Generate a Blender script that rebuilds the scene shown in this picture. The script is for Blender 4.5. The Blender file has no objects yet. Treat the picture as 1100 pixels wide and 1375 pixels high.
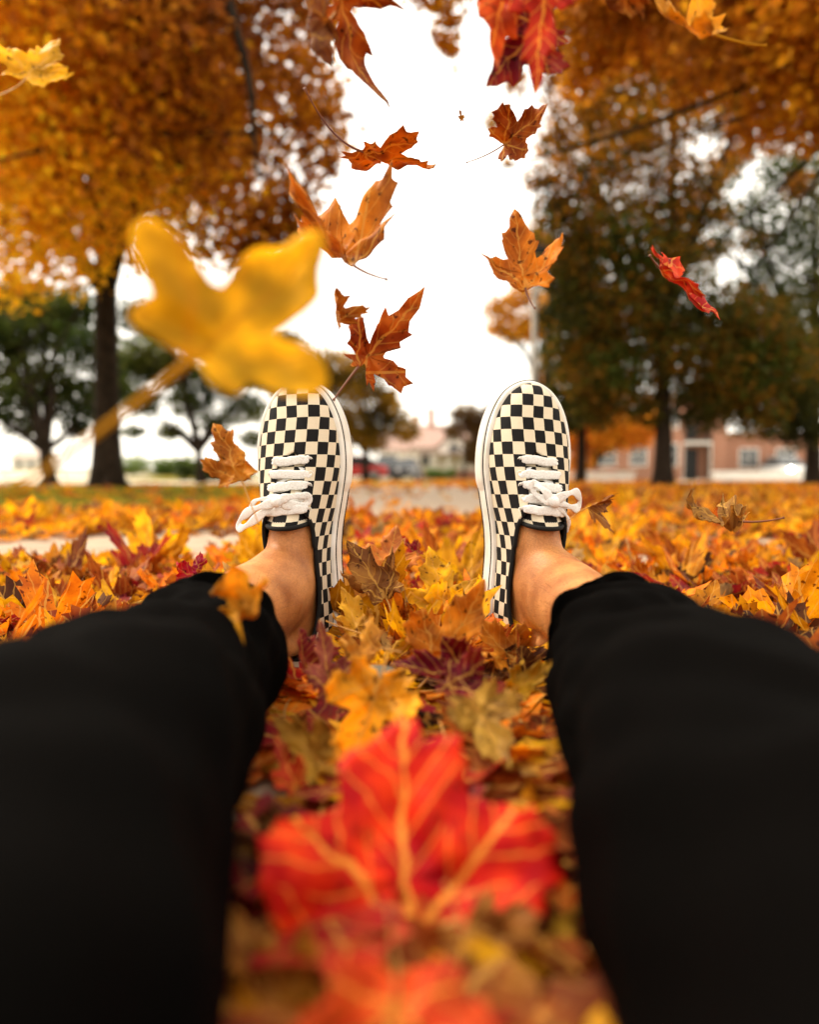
import bpy, bmesh, math, random
import numpy as np
from mathutils import Vector, Matrix
R = math.radians
random.seed(7)
rng = np.random.default_rng(7)
scene = bpy.context.scene
COL = scene.collection

# ------------------------------------------------------------------ camera, sky, sun, exposure
CAM_H, FPX, HORIZON = 0.20, 1375 / 30 * 20, 641.0
PITCH = math.atan((687.5 - HORIZON) / FPX)
cd = bpy.data.cameras.new('camera'); cam = bpy.data.objects.new('camera', cd); COL.objects.link(cam)
cd.sensor_fit = 'VERTICAL'; cd.sensor_height = 30; cd.sensor_width = 24; cd.lens = 20
cd.clip_start = 0.01; cd.clip_end = 2000
cam.location = (0, 0, CAM_H); cam.rotation_euler = (R(90) - PITCH, 0, 0)
cd.dof.use_dof = True; cd.dof.focus_distance = 0.72; cd.dof.aperture_fstop = 1.95; cd.dof.aperture_blades = 9
scene.camera = cam

SUN_EL, SUN_AZ = R(52), R(-62)       # azimuth measured from +Y towards +X
w = bpy.data.worlds.new('World'); scene.world = w; w.use_nodes = True
nt = w.node_tree; nt.nodes.clear()
sky = nt.nodes.new('ShaderNodeTexSky'); sky.sky_type = 'NISHITA'; sky.sun_disc = False
sky.sun_elevation = SUN_EL; sky.sun_rotation = SUN_AZ
sky.air_density = 1.0; sky.dust_density = 4.0
mix = nt.nodes.new('ShaderNodeMixRGB'); mix.inputs[0].default_value = 0.82
mix.inputs[2].default_value = (9.8, 9.0, 7.6, 1)      # bright cloud cover over the blue
bg = nt.nodes.new('ShaderNodeBackground'); bg.inputs[1].default_value = 0.10
out = nt.nodes.new('ShaderNodeOutputWorld')
nt.links.new(sky.outputs[0], mix.inputs[1]); nt.links.new(mix.outputs[0], bg.inputs[0]); nt.links.new(bg.outputs[0], out.inputs[0])
sd = bpy.data.lights.new('sun', 'SUN'); sd.energy = 1.5; sd.angle = R(14); sd.color = (1.0, 0.90, 0.74)
sun = bpy.data.objects.new('sun', sd); COL.objects.link(sun)
sdir = Vector((math.sin(SUN_AZ) * math.cos(SUN_EL), math.cos(SUN_AZ) * math.cos(SUN_EL), math.sin(SUN_EL)))
sun.rotation_euler = sdir.to_track_quat('Z', 'Y').to_euler()
scene.view_settings.view_transform = 'Standard'; scene.view_settings.look = 'None'
scene.view_settings.exposure = 1.45; scene.view_settings.gamma = 1.0
scene.render.engine = 'CYCLES'; scene.cycles.use_denoising = True
scene.cycles.max_bounces = 8; scene.cycles.transmission_bounces = 5; scene.cycles.diffuse_bounces = 4
scene.cycles.caustics_reflective = False; scene.cycles.caustics_refractive = False

def px(x, y, D):
    """point at distance D in front of the camera, seen at photo pixel x, y (full size)"""
    return Vector(((x - 550) / FPX * D, D, CAM_H - (y - HORIZON) / FPX * D))

# ------------------------------------------------------------------ materials
def mat(name):
    m = bpy.data.materials.new(name); m.use_nodes = True
    n = m.node_tree.nodes; l = m.node_tree.links
    return m, n, l, n['Principled BSDF']
def node(n, kind, **kw):
    x = n.new(('' if kind.startswith('Group') and kind != 'Group' else 'Shader') + 'Node' + kind if kind.startswith('GroupO') else 'ShaderNode' + kind)
    for k, v in kw.items():
        if k[0] == 'i' and k[1:].isdigit(): x.inputs[int(k[1:])].default_value = v
        else: setattr(x, k, v)
    return x
def plain(name, col, rough=0.7, noise=0.0, scale=30.0, bump=0.0, spec=0.3, metal=0.0, emit=None, coord='Object', detail=6, col2=None):
    m, n, l, b = mat(name)
    b.inputs['Base Color'].default_value = (*col, 1); b.inputs['Roughness'].default_value = rough
    b.inputs['Specular IOR Level'].default_value = spec; b.inputs['Metallic'].default_value = metal
    if emit: b.inputs['Emission Color'].default_value = (*emit[0], 1); b.inputs['Emission Strength'].default_value = emit[1]
    if noise or bump or col2:
        tc = node(n, 'TexCoord'); nz = node(n, 'TexNoise'); nz.inputs['Scale'].default_value = scale; nz.inputs['Detail'].default_value = detail
        l.new(tc.outputs[coord], nz.inputs['Vector'])
        cr = node(n, 'ValToRGB'); cr.color_ramp.elements[0].position = .3; cr.color_ramp.elements[1].position = .7
        c2 = col2 or tuple(c * (1 + noise) for c in col); c1 = col if col2 else tuple(c * (1 - noise) for c in col)
        cr.color_ramp.elements[0].color = (*c1, 1); cr.color_ramp.elements[1].color = (*c2, 1)
        l.new(nz.outputs[0], cr.inputs[0]); l.new(cr.outputs[0], b.inputs['Base Color'])
        if bump:
            bp = node(n, 'Bump'); bp.inputs['Strength'].default_value = 1; bp.inputs['Distance'].default_value = bump
            l.new(nz.outputs[0], bp.inputs['Height']); l.new(bp.outputs[0], b.inputs['Normal'])
    return m

def M2(n, l, op, a, b=None, c=None):
    x = node(n, 'Math', operation=op)
    for i, v in enumerate((a, b, c)):
        if v is None: continue
        if isinstance(v, (int, float)): x.inputs[i].default_value = v
        else: l.new(v, x.inputs[i])
    return x.outputs[0]
def sstep(n, l, v, lo, hi, a=0., b=1.):
    x = node(n, 'MapRange', interpolation_type='SMOOTHSTEP')
    x.inputs[1].default_value = lo; x.inputs[2].default_value = hi; x.inputs[3].default_value = a; x.inputs[4].default_value = b
    if not isinstance(v, (int, float)): l.new(v, x.inputs[0])
    return x.outputs[0]

LOBES = [(-158, .38), (-100 + 90 - 60, 1), (0, 1), (70, 1), (158, .38)]
def vein_group():
    """veins of a maple leaf in leaf coordinates (UV: base of the blade at 0.5, 0.3; unit = leaf width)"""
    g = bpy.data.node_groups.new('leaf_veins', 'ShaderNodeTree')
    g.interface.new_socket('Vein', in_out='OUTPUT', socket_type='NodeSocketFloat')
    n, l = g.nodes, g.links
    uv = node(n, 'UVMap'); sp = node(n, 'SeparateXYZ'); l.new(uv.outputs[0], sp.inputs[0])
    nz = node(n, 'TexNoise'); nz.inputs['Scale'].default_value = 7; l.new(uv.outputs[0], nz.inputs['Vector'])
    wob = M2(n, l, 'MULTIPLY_ADD', nz.outputs[0], .085, -.0425)
    X = M2(n, l, 'ADD', M2(n, l, 'SUBTRACT', sp.outputs[0], .5), wob); Y = M2(n, l, 'ADD', M2(n, l, 'SUBTRACT', sp.outputs[1], .3), wob)
    total = None
    for ang, half, wd in ((0, .40, 1), (47, .40, .9), (-47, .40, .9), (100, .5, .6), (-100, .5, .6)):
        c, s = math.cos(R(ang)), math.sin(R(ang))
        u = M2(n, l, 'ADD', M2(n, l, 'MULTIPLY', X, s), M2(n, l, 'MULTIPLY', Y, c))
        d = M2(n, l, 'ABSOLUTE', M2(n, l, 'SUBTRACT', M2(n, l, 'MULTIPLY', X, c), M2(n, l, 'MULTIPLY', Y, s)))
        upos = sstep(n, l, u, 0.0, 0.01)
        width = M2(n, l, 'MULTIPLY_ADD', u, -.0075 * wd, .0098 * wd)
        main = sstep(n, l, M2(n, l, 'DIVIDE', d, width), 1.0, 1.8, 1, 0)
        f = M2(n, l, 'FRACT', M2(n, l, 'DIVIDE', M2(n, l, 'SUBTRACT', u, M2(n, l, 'MULTIPLY', d, 1.1)), .115))
        side = sstep(n, l, M2(n, l, 'ABSOLUTE', M2(n, l, 'SUBTRACT', f, .5)), .03, .085, .6, 0)
        sect = M2(n, l, 'LESS_THAN', d, M2(n, l, 'MULTIPLY', u, half))
        side = M2(n, l, 'MULTIPLY', side, sect)
        v = M2(n, l, 'MULTIPLY', M2(n, l, 'MAXIMUM', main, side), upos)
        total = v if total is None else M2(n, l, 'MAXIMUM', total, v)
    o = node(n, 'GroupOutput'); l.new(total, o.inputs[0])
    return g
VG = vein_group()
def leaf_mat(name, source, veincol=(.75, .42, .08), veinamt=.6, trans=.45, spots=1.0, tint2=None, col=None, detail=True, hue=(.484, .506)):
    """source: 'object' (object colour), 'attr' (per leaf colour) or 'plain'"""
    m, n, l, b = mat(name)
    if source == 'object': c = node(n, 'ObjectInfo').outputs['Color']
    elif source == 'attr': c = node(n, 'Attribute', attribute_name='Col').outputs['Color']
    else: rgb = node(n, 'RGB'); rgb.outputs[0].default_value = (*col, 1); c = rgb.outputs[0]
    tc = node(n, 'TexCoord')
    if detail:
        nz = node(n, 'TexNoise'); nz.inputs['Scale'].default_value = 3.2; nz.inputs['Detail'].default_value = 5
        geo = node(n, 'NewGeometry')
        l.new(geo.outputs['Position'], nz.inputs['Vector']); nz.inputs['Scale'].default_value = 38
        hs = node(n, 'HueSaturation'); l.new(c, hs.inputs['Color'])
        l.new(sstep(n, l, nz.outputs[0], .3, .7, .55, 1.25), hs.inputs['Value'])
        l.new(sstep(n, l, nz.outputs[0], .3, .7, *hue), hs.inputs['Hue']); c = hs.outputs[0]
        if veinamt:
            vg = node(n, 'Group'); vg.node_tree = VG
            mx = node(n, 'MixRGB'); l.new(M2(n, l, 'MULTIPLY', vg.outputs[0], veinamt), mx.inputs[0]); l.new(c, mx.inputs[1]); mx.inputs[2].default_value = (*veincol, 1); c = mx.outputs[0]
        nz2 = node(n, 'TexNoise'); nz2.inputs['Scale'].default_value = 160; nz2.inputs['Detail'].default_value = 3; l.new(geo.outputs['Position'], nz2.inputs['Vector'])
        sp = node(n, 'MixRGB', blend_type='MULTIPLY'); l.new(sstep(n, l, nz2.outputs[0], .60, .70, 0, .9 * spots), sp.inputs[0])
        l.new(c, sp.inputs[1]); sp.inputs[2].default_value = (.18, .09, .05, 1); c = sp.outputs[0]
        bp = node(n, 'Bump'); bp.inputs['Strength'].default_value = .6; bp.inputs['Distance'].default_value = .0012
        l.new(nz2.outputs[0], bp.inputs['Height'])
        l.new(bp.outputs[0], b.inputs['Normal'])
    l.new(c, b.inputs['Base Color']); b.inputs['Roughness'].default_value = .55; b.inputs['Specular IOR Level'].default_value = .15
    tr = node(n, 'BsdfTranslucent'); l.new(c, tr.inputs[0])
    ms = node(n, 'MixShader'); ms.inputs[0].default_value = trans
    l.new(b.outputs[0], ms.inputs[1]); l.new(tr.outputs[0], ms.inputs[2]); l.new(ms.outputs[0], n['Material Output'].inputs[0])
    return m
M_leaf_obj = leaf_mat('leaf_by_object', 'object')
M_leaf_glow = leaf_mat('thin_yellow_leaf', 'object', veincol=(.62, .30, .01), veinamt=.6, spots=.08, trans=.68, hue=(.494, .508))
M_leaf_red = leaf_mat('red_leaf', 'object', veincol=(.95, .40, .05), veinamt=.85, spots=.6, trans=.35, hue=(.496, .508))
M_leaf_attr = leaf_mat('leaf_litter', 'attr', veinamt=.45)
M_crown = leaf_mat('tree_foliage', 'attr', detail=False, trans=.62)
M_stem = plain('leaf_stem', (.42, .20, .04), .5, noise=.3, scale=60)
M_stem_yellow = plain('yellow_leaf_stem', (.34, .14, .005), .8, spec=.05)
M_stem_dark = plain('dark_leaf_stem', (.16, .05, .02), .5)
M_bark = plain('bark', (.022, .015, .010), .95, noise=.55, scale=9, bump=.03, spec=.1)
M_white = plain('white_rubber', (.80, .78, .74), .5, col2=(.64, .59, .50), scale=38, spec=.4)
M_black_tape = plain('black_tape', (.005, .0045, .0045), .85, noise=.3, scale=900, bump=.0003)
M_stitch = plain('white_thread', (.75, .73, .68), .7)
M_lace = plain('white_lace', (.84, .83, .81), .85, col2=(.66, .64, .61), scale=650, bump=.0009)
M_lining = plain('cream_lining', (.55, .47, .36), .9)
M_trouser = plain('black_twill', (.0015, .0012, .0010), .95, noise=.35, scale=420, bump=.00035, spec=.02)
def weave_bump(m, sx, dist):
    n, l = m.node_tree.nodes, m.node_tree.links
    b = n['Principled BSDF']; uv = node(n, 'UVMap'); wv = node(n, 'TexWave'); wv.inputs['Scale'].default_value = sx; wv.bands_direction = 'DIAGONAL'
    l.new(uv.outputs[0], wv.inputs['Vector']); bp = node(n, 'Bump'); bp.inputs['Distance'].default_value = dist; bp.inputs['Strength'].default_value = .7
    l.new(wv.outputs['Fac'], bp.inputs['Height']); l.new(bp.outputs[0], b.inputs['Normal'])
weave_bump(M_trouser, 320, .0003)

def canvas():
    m, n, l, b = mat('checkered_canvas')
    uv = node(n, 'UVMap'); mp = node(n, 'Mapping'); l.new(uv.outputs[0], mp.inputs[0])
    nz = node(n, 'TexNoise'); nz.inputs['Scale'].default_value = 2.2; nz.inputs['Detail'].default_value = 2; l.new(uv.outputs[0], nz.inputs['Vector'])
    ad = node(n, 'MixRGB', blend_type='ADD'); ad.inputs[0].default_value = .05; l.new(mp.outputs[0], ad.inputs[1]); l.new(nz.outputs[1], ad.inputs[2])
    mp.inputs['Location'].default_value = (.475, .475, .5)
    ck = node(n, 'TexChecker'); ck.inputs['Scale'].default_value = 1.0
    ck.inputs[1].default_value = (.68, .58, .43, 1); ck.inputs[2].default_value = (.0055, .0045, .0045, 1); l.new(ad.outputs[0], ck.inputs[0])
    fn = node(n, 'TexNoise'); fn.inputs['Scale'].default_value = 26; fn.inputs['Detail'].default_value = 3; l.new(uv.outputs[0], fn.inputs['Vector'])
    hs = node(n, 'HueSaturation'); l.new(sstep(n, l, fn.outputs[0], .3, .7, .86, 1.1), hs.inputs['Value']); l.new(ck.outputs[0], hs.inputs['Color'])
    l.new(hs.outputs[0], b.inputs['Base Color'])
    b.inputs['Roughness'].default_value = .85; b.inputs['Specular IOR Level'].default_value = .2
    bp = node(n, 'Bump'); bp.inputs['Distance'].default_value = .0005; l.new(fn.outputs[0], bp.inputs['Height']); l.new(bp.outputs[0], b.inputs['Normal'])
    return m
M_canvas = canvas()
def skin():
    m, n, l, b = mat('skin')
    tc = node(n, 'TexCoord'); a = node(n, 'TexNoise'); a.inputs['Scale'].default_value = 28; a.inputs['Detail'].default_value = 5; l.new(tc.outputs['Object'], a.inputs['Vector'])
    f = node(n, 'TexNoise'); f.inputs['Scale'].default_value = 520; f.inputs['Detail'].default_value = 4; l.new(tc.outputs['Object'], f.inputs['Vector'])
    cr = node(n, 'ValToRGB'); e = cr.color_ramp.elements
    e[0].position = .32; e[0].color = (.30, .10, .026, 1); e[1].position = .68; e[1].color = (.58, .245, .078, 1)
    l.new(a.outputs[0], cr.inputs[0]); hs = node(n, 'HueSaturation'); l.new(cr.outputs[0], hs.inputs['Color']); l.new(sstep(n, l, f.outputs[0], .3, .7, .85, 1.1), hs.inputs['Value'])
    l.new(hs.outputs[0], b.inputs['Base Color']); b.inputs['Roughness'].default_value = .5; b.inputs['Specular IOR Level'].default_value = .3
    b.inputs['Subsurface Weight'].default_value = .25; b.inputs['Subsurface Radius'].default_value = (.012, .004, .002); b.inputs['Subsurface Scale'].default_value = .5
    bp = node(n, 'Bump'); bp.inputs['Distance'].default_value = .0006; bp.inputs['Strength'].default_value = .8; l.new(f.outputs[0], bp.inputs['Height']); l.new(bp.outputs[0], b.inputs['Normal'])
    return m
M_skin = skin()

# ------------------------------------------------------------------ object helpers
def put(name, me, m=None, parent=None, smooth=True):
    o = bpy.data.objects.new(name, me); COL.objects.link(o)
    if m is not None: me.materials.append(m)
    if smooth and len(me.polygons): me.polygons.foreach_set('use_smooth', np.ones(len(me.polygons), bool))
    if parent is not None: o.parent = parent
    return o
def tag(o, label=None, cat=None, group=None, kind=None):
    if label: o['label'] = label
    if cat: o['category'] = cat
    if group: o['group'] = group
    if kind: o['kind'] = kind
    return o
def empty(name, loc=(0, 0, 0), rz=0):
    o = bpy.data.objects.new(name, None); COL.objects.link(o); o.location = loc; o.rotation_euler = (0, 0, rz); o.empty_display_size = .1
    return o
class MB:
    def __init__(s): s.v = []; s.f = []
    def add(s, v, f):
        k = len(s.v); s.v += [tuple(p) for p in v]; s.f += [tuple(i + k for i in q) for q in f]; return s
    def box(s, x0, x1, y0, y1, z0, z1):
        v = [(x0, y0, z0), (x1, y0, z0), (x1, y1, z0), (x0, y1, z0), (x0, y0, z1), (x1, y0, z1), (x1, y1, z1), (x0, y1, z1)]
        return s.add(v, [(0, 3, 2, 1), (4, 5, 6, 7), (0, 1, 5, 4), (1, 2, 6, 5), (2, 3, 7, 6), (3, 0, 4, 7)])
    def tube(s, pts, rad, n=8, flat=1.0, up=None, cap=True):
        pts = [Vector(p) for p in pts]; k = len(pts)
        rad = [rad] * k if isinstance(rad, (int, float)) else list(rad)
        v = []; prev = Vector(up) if up is not None else None
        for i, p in enumerate(pts):
            t = (pts[min(i + 1, k - 1)] - pts[max(i - 1, 0)]).normalized()
            if prev is None: prev = Vector((0, 0, 1)) if abs(t.z) < .9 else Vector((1, 0, 0))
            u = (Vector(up) if up is not None else prev); u = u - t * u.dot(t)
            u = u.normalized() if u.length > 1e-6 else t.orthogonal().normalized()
            if up is None: prev = u
            q = t.cross(u)
            for j in range(n):
                a = 2 * math.pi * j / n
                v.append(p + q * (math.cos(a) * rad[i]) + u * (math.sin(a) * rad[i] * flat))
        f = [(i * n + j, i * n + (j + 1) % n, (i + 1) * n + (j + 1) % n, (i + 1) * n + j) for i in range(k - 1) for j in range(n)]
        if cap: f += [tuple(reversed(range(n))), tuple((k - 1) * n + j for j in range(n))]
        return s.add(v, f)
    def cyl(s, a, b, r, n=12, r2=None): return s.tube([a, b], [r, r if r2 is None else r2], n)
    def mesh(s, name):
        me = bpy.data.meshes.new(name); me.from_pydata(s.v, [], s.f); me.update(); return me
    def build(s, name, m, parent=None, smooth=False): return put(name, s.mesh(name), m, parent, smooth)
def catmull(pts, n, closed=False):
    P = [np.array(p, float) for p in pts]; k = len(P); out = []
    for i in range(k if closed else k - 1):
        p0 = P[(i - 1) % k] if (closed or i > 0) else 2 * P[0] - P[1]
        p1 = P[i]; p2 = P[(i + 1) % k]
        p3 = P[(i + 2) % k] if (closed or i + 2 < k) else 2 * P[-1] - P[-2]
        for t in np.arange(n) / n:
            out.append(.5 * ((2 * p1) + (-p0 + p2) * t + (2 * p0 - 5 * p1 + 4 * p2 - p3) * t * t + (-p0 + 3 * p1 - 3 * p2 + p3) * t ** 3))
    if not closed: out.append(P[-1])
    return np.array(out)
def big_mesh(name, V, loops, sizes, colors=None, uv=None):
    me = bpy.data.meshes.new(name)
    me.vertices.add(len(V)); me.vertices.foreach_set('co', np.asarray(V, np.float32).ravel())
    me.loops.add(len(loops)); me.loops.foreach_set('vertex_index', np.asarray(loops, np.int32))
    sizes = np.asarray(sizes, np.int32); st = np.concatenate(([0], np.cumsum(sizes)[:-1])).astype(np.int32)
    me.polygons.add(len(sizes)); me.polygons.foreach_set('loop_start', st)
    me.update(calc_edges=True)
    if colors is not None:
        a = me.attributes.new('Col', 'FLOAT_COLOR', 'POINT'); a.data.foreach_set('color', np.asarray(colors, np.float32).ravel())
    if uv is not None:
        u = me.uv_layers.new(name='UVMap'); u.data.foreach_set('uv', np.asarray(uv, np.float32)[np.asarray(loops)].ravel())
    return me

# ------------------------------------------------------------------ the leaf
HALF = [(.06, -.05), (.16, -.09), (.235, -.15), (.26, -.09), (.36, -.10), (.33, -.02), (.28, .06), (.375, .075), (.44, .065), (.47, .125), (.58, .16),
        (.54, .23), (.61, .34), (.515, .34), (.47, .42), (.42, .40), (.33, .41), (.22, .37), (.17, .39), (.20, .50), (.245, .585), (.22, .63), (.235, .73), (.155, .73), (.11, .79), (.08, .89)]
def outline(kind, sub, r):
    right = [np.array(p) for p in HALF]
    if kind == 'coarse': right = [right[i] for i in (2, 4, 6, 10, 12, 17, 20, 22, 24)]
    if kind == 'blob': right = [right[i] for i in (2, 6, 12, 18, 22)]
    pts = [np.array((0, .0))] + right + [np.array((0, 1.))] + [p * (-1, 1) for p in reversed(right)]
    pts = np.array(pts); c = np.array((0, .2))
    d = pts - c; rad = np.hypot(d[:, 0], d[:, 1])
    if kind == 'spiky':
        k = (rad / .75) ** .75; k = np.clip(k, .35, 1.15); pts = c + d * k[:, None]
    if kind == 'broad':
        k = np.clip((rad / .62) ** .12, .8, 1.2); pts = c + d * k[:, None]; pts = (pts * 2 + np.roll(pts, 1, 0) + np.roll(pts, -1, 0)) / 4
    if kind == 'full':
        k = np.clip((rad / .66) ** -.50, .92, 1.7); pts = c + d * k[:, None]; pts[:, 1] = np.where(pts[:, 1] > .2, .2 + (pts[:, 1] - .2) * .92, pts[:, 1])
    if kind == 'oak':
        pts = pts * (.62, 1.15); d = pts - c
    if r is not None and kind not in ('coarse', 'blob', 'broad'):
        pts = pts + r.normal(0, .012, pts.shape)
    if sub > 1:
        a = []
        for i in range(len(pts)):
            for t in range(sub): a.append(pts[i] * (1 - t / sub) + pts[(i + 1) % len(pts)] * t / sub)
        pts = np.array(a)
    return pts
def leaf_arrays(kind, sub, rings, seed, fold=.25, cup=.3, bend=0., bend_ang=0., wave=.05, crumple=.03):
    r = np.random.default_rng(seed); o = outline(kind, sub, r); n = len(o); c = np.array((0, .2))
    V = [c]
    for k in range(1, rings + 1): V += list(c + (o - c) * (k / rings))
    V = np.array(V); F = [(0, 1 + j, 1 + (j + 1) % n) for j in range(n)]
    for k in range(rings - 1):
        a = 1 + k * n; F += [(a + j, a + n + j, a + n + (j + 1) % n, a + (j + 1) % n) for j in range(n)]
    x, y = V[:, 0], V[:, 1]; rr = np.hypot(x, y - .25)
    z = fold * np.abs(x) + cup * rr ** 2
    p = r.uniform(0, 6.28, 6); ang = np.arctan2(x, y - .2)
    z = z + wave * rr * np.sin(3 * ang + p[0]) + wave * .7 * rr * np.sin(7 * ang + p[1]) + crumple * np.sin(13 * x + p[2]) * np.sin(11 * y + p[3]) + crumple * .5 * np.sin(27 * x + p[4]) * np.sin(23 * y + p[5])
    if bend:
        ca, sa = math.cos(bend_ang), math.sin(bend_ang)
        u = x * ca + (y - .35) * sa; v = -x * sa + (y - .35) * ca
        k = bend; th = k * u; rad = 1 / k - z
        u2 = np.sin(th) * rad; z = 1 / k - np.cos(th) * rad
        x = u2 * ca - v * sa; y = u2 * sa + v * ca + .35
    return np.stack([x, y, z], 1), F, np.stack([V[:, 0] * .8 + .5, V[:, 1] * .8 + .3], 1)
def to_mesh(name, V, F, UV):
    loops = np.array([i for f in F for i in f]); return big_mesh(name, V, loops, [len(f) for f in F], None, UV)
def stem_pts(V, seed, length, droop):
    """stem runs on from the base of the blade"""
    r = np.random.default_rng(seed); b = V[np.argmin(np.hypot(V[:, 0], V[:, 1]))]
    a = r.uniform(-.25, .25); P = []
    for t in np.linspace(0, 1, 9): P.append((b[0] + a * length * t * t, b[1] - length * t, b[2] + droop * t * t * length + .004))
    return P
def cam_rot(roll, tx, ty):
    C = Matrix(((1, 0, 0), (0, 0, -1), (0, 1, 0)))
    return C @ (Matrix.Rotation(R(ty), 3, 'Y') @ Matrix.Rotation(R(tx), 3, 'X') @ Matrix.Rotation(R(roll), 3, 'Z'))
# =================================================================== SECTION: setting
def ground_h(x, y):
    x = np.asarray(x, float); y = np.asarray(y, float)
    far = np.clip((y - 34) / 60, 0, 1); far = far * far * (3 - 2 * far)
    side = np.clip((-x / np.maximum(y, 1) - .08) / .25, 0, 1)
    return 1.3 * far * side
def ground_material():
    m, n, l, b = mat('lawn_and_soil')
    geo = node(n, 'NewGeometry'); P = geo.outputs['Position']
    a = node(n, 'TexNoise'); a.inputs['Scale'].default_value = 1.1; a.inputs['Detail'].default_value = 4; l.new(P, a.inputs['Vector'])
    f = node(n, 'TexNoise'); f.inputs['Scale'].default_value = 14; f.inputs['Detail'].default_value = 6; l.new(P, f.inputs['Vector'])
    c1 = node(n, 'MixRGB'); c1.inputs[1].default_value = (.085, .085, .012, 1); c1.inputs[2].default_value = (.20, .16, .015, 1); l.new(sstep(n, l, a.outputs[0], .35, .65), c1.inputs[0])
    c2 = node(n, 'MixRGB'); l.new(c1.outputs[0], c2.inputs[1]); c2.inputs[2].default_value = (.42, .20, .02, 1); l.new(sstep(n, l, f.outputs[0], .54, .66, 0, .25), c2.inputs[0])
    l.new(c2.outputs[0], b.inputs['Base Color']); b.inputs['Roughness'].default_value = 1; b.inputs['Specular IOR Level'].default_value = .05
    bp = node(n, 'Bump'); bp.inputs['Distance'].default_value = .03; l.new(f.outputs[0], bp.inputs['Height']); l.new(bp.outputs[0], b.inputs['Normal'])
    return m
def sheet(name, xs, ys, z, m, label=None):
    X, Y = np.meshgrid(xs, ys); V = np.stack([X, Y, ground_h(X, Y) + z], -1).reshape(-1, 3)
    nx, ny = len(xs), len(ys); F = [(j * nx + i, j * nx + i + 1, (j + 1) * nx + i + 1, (j + 1) * nx + i) for j in range(ny - 1) for i in range(nx - 1)]
    me = bpy.data.meshes.new(name); me.from_pydata(V.tolist(), [], F); o = put(name, me, m); tag(o, kind='structure'); return o
sheet('ground', [-900, -300, -120, -70, -50, -40, -30, -24, -18, -13, -9, -6, -4, 0, 10, 30, 80, 300, 900],
      [-60, -5, 5, 15, 25, 34, 40, 46, 52, 58, 64, 70, 76, 82, 88, 94, 130, 300, 900], 0, ground_material())
M_path = plain('path_concrete', (.36, .27, .19), .9, scale=6, noise=.16, bump=.004)
M_road = plain('pale_road', (.50, .42, .31), .95, scale=1.2, noise=.12)
# the walk: two long rows of cast slabs with recessed joints
mb = MB(); y = -1.2
while y < 14.5:
    mb.box(-1.3, 1.3, y + .006, y + 1.494, -.05, .010); y += 1.5
p = mb.build('path', M_path); tag(p, kind='structure')
sheet('road', [-120, -60, -40, -30, -20, -10, -4.6], [17, 22, 30, 36, 42, 48, 54, 60, 66, 72], .004, M_road)
sheet('parking_lot', [9.5, 20, 40, 90], [23, 30, 36, 42], .004, plain('parking_surface', (.60, .57, .52), .95, scale=1.2, noise=.08))
sheet('far_road', [-4.2, 0, 4, 9], [42, 50, 56], .004, plain('asphalt', (.16, .14, .125), .95, scale=2, noise=.2))
M_kerb = plain('kerb_stone', (.62, .59, .54), .9, noise=.1, scale=3)
mb = MB()
for i in range(14): mb.box(9.6 + i * 2.4, 11.96 + i * 2.4, 22.6, 22.8, 0, .13)
tag(mb.build('kerb', M_kerb), kind='structure')

# ------------------------------------------------------------------ trees
def pal(*cols): return cols
def crown_mesh(name, clumps, n, size, palette, r, flat=.35, blotch=2.2, upper=None):
    """clumps: list of (centre, radius xyz); every leaf a small folded four-sided blade"""
    cl = np.array([list(c) + list(rr) for c, rr in clumps]); vol = cl[:, 3] * cl[:, 4] * cl[:, 5]
    idx = r.choice(len(cl), n, p=(vol ** .75) / (vol ** .75).sum())
    d = r.normal(size=(n, 3)); d /= np.linalg.norm(d, axis=1)[:, None]
    rad = r.uniform(0, 1, n) ** .42
    C = cl[idx, :3] + d * rad[:, None] * cl[idx, 3:6] * (1 + .12 * r.normal(size=(n, 1)))
    nrm = r.normal(size=(n, 3)); nrm[:, 2] += flat * 2; nrm /= np.linalg.norm(nrm, axis=1)[:, None]
    t = np.cross(nrm, r.normal(size=(n, 3))); t /= np.linalg.norm(t, axis=1)[:, None]; b = np.cross(nrm, t)
    s = size * r.uniform(.6, 1.25, n)[:, None]
    q = [C - t * s * .5, C + b * s * .42 + nrm * s * .10 - t * s * .08, C + t * s * .5, C - b * s * .42 + nrm * s * .10 - t * s * .08]
    V = np.stack(q, 1).reshape(-1, 3)
    base = np.arange(n) * 4
    loops = np.stack([base, base + 1, base + 2, base, base + 2, base + 3], 1).ravel()
    P = np.array(palette); ph = r.uniform(0, 6, 3)
    val = (np.sin(C[:, 0] * blotch + ph[0]) + np.sin(C[:, 1] * blotch + ph[1]) + np.sin(C[:, 2] * blotch * 1.2 + ph[2])) / 3
    k = np.clip(((val + 1) / 2 + r.normal(0, .15, n)) * len(P), 0, len(P) - 1).astype(int)
    col = P[k]
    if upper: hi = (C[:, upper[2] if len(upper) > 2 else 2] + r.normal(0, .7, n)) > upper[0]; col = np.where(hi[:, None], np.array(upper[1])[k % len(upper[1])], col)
    col = col * r.uniform(.7, 1.25, (n, 1))
    colv = np.repeat(np.concatenate([col, np.ones((n, 1))], 1), 4, 0)
    return big_mesh(name, V, loops, np.full(2 * n, 3), colv)
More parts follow.
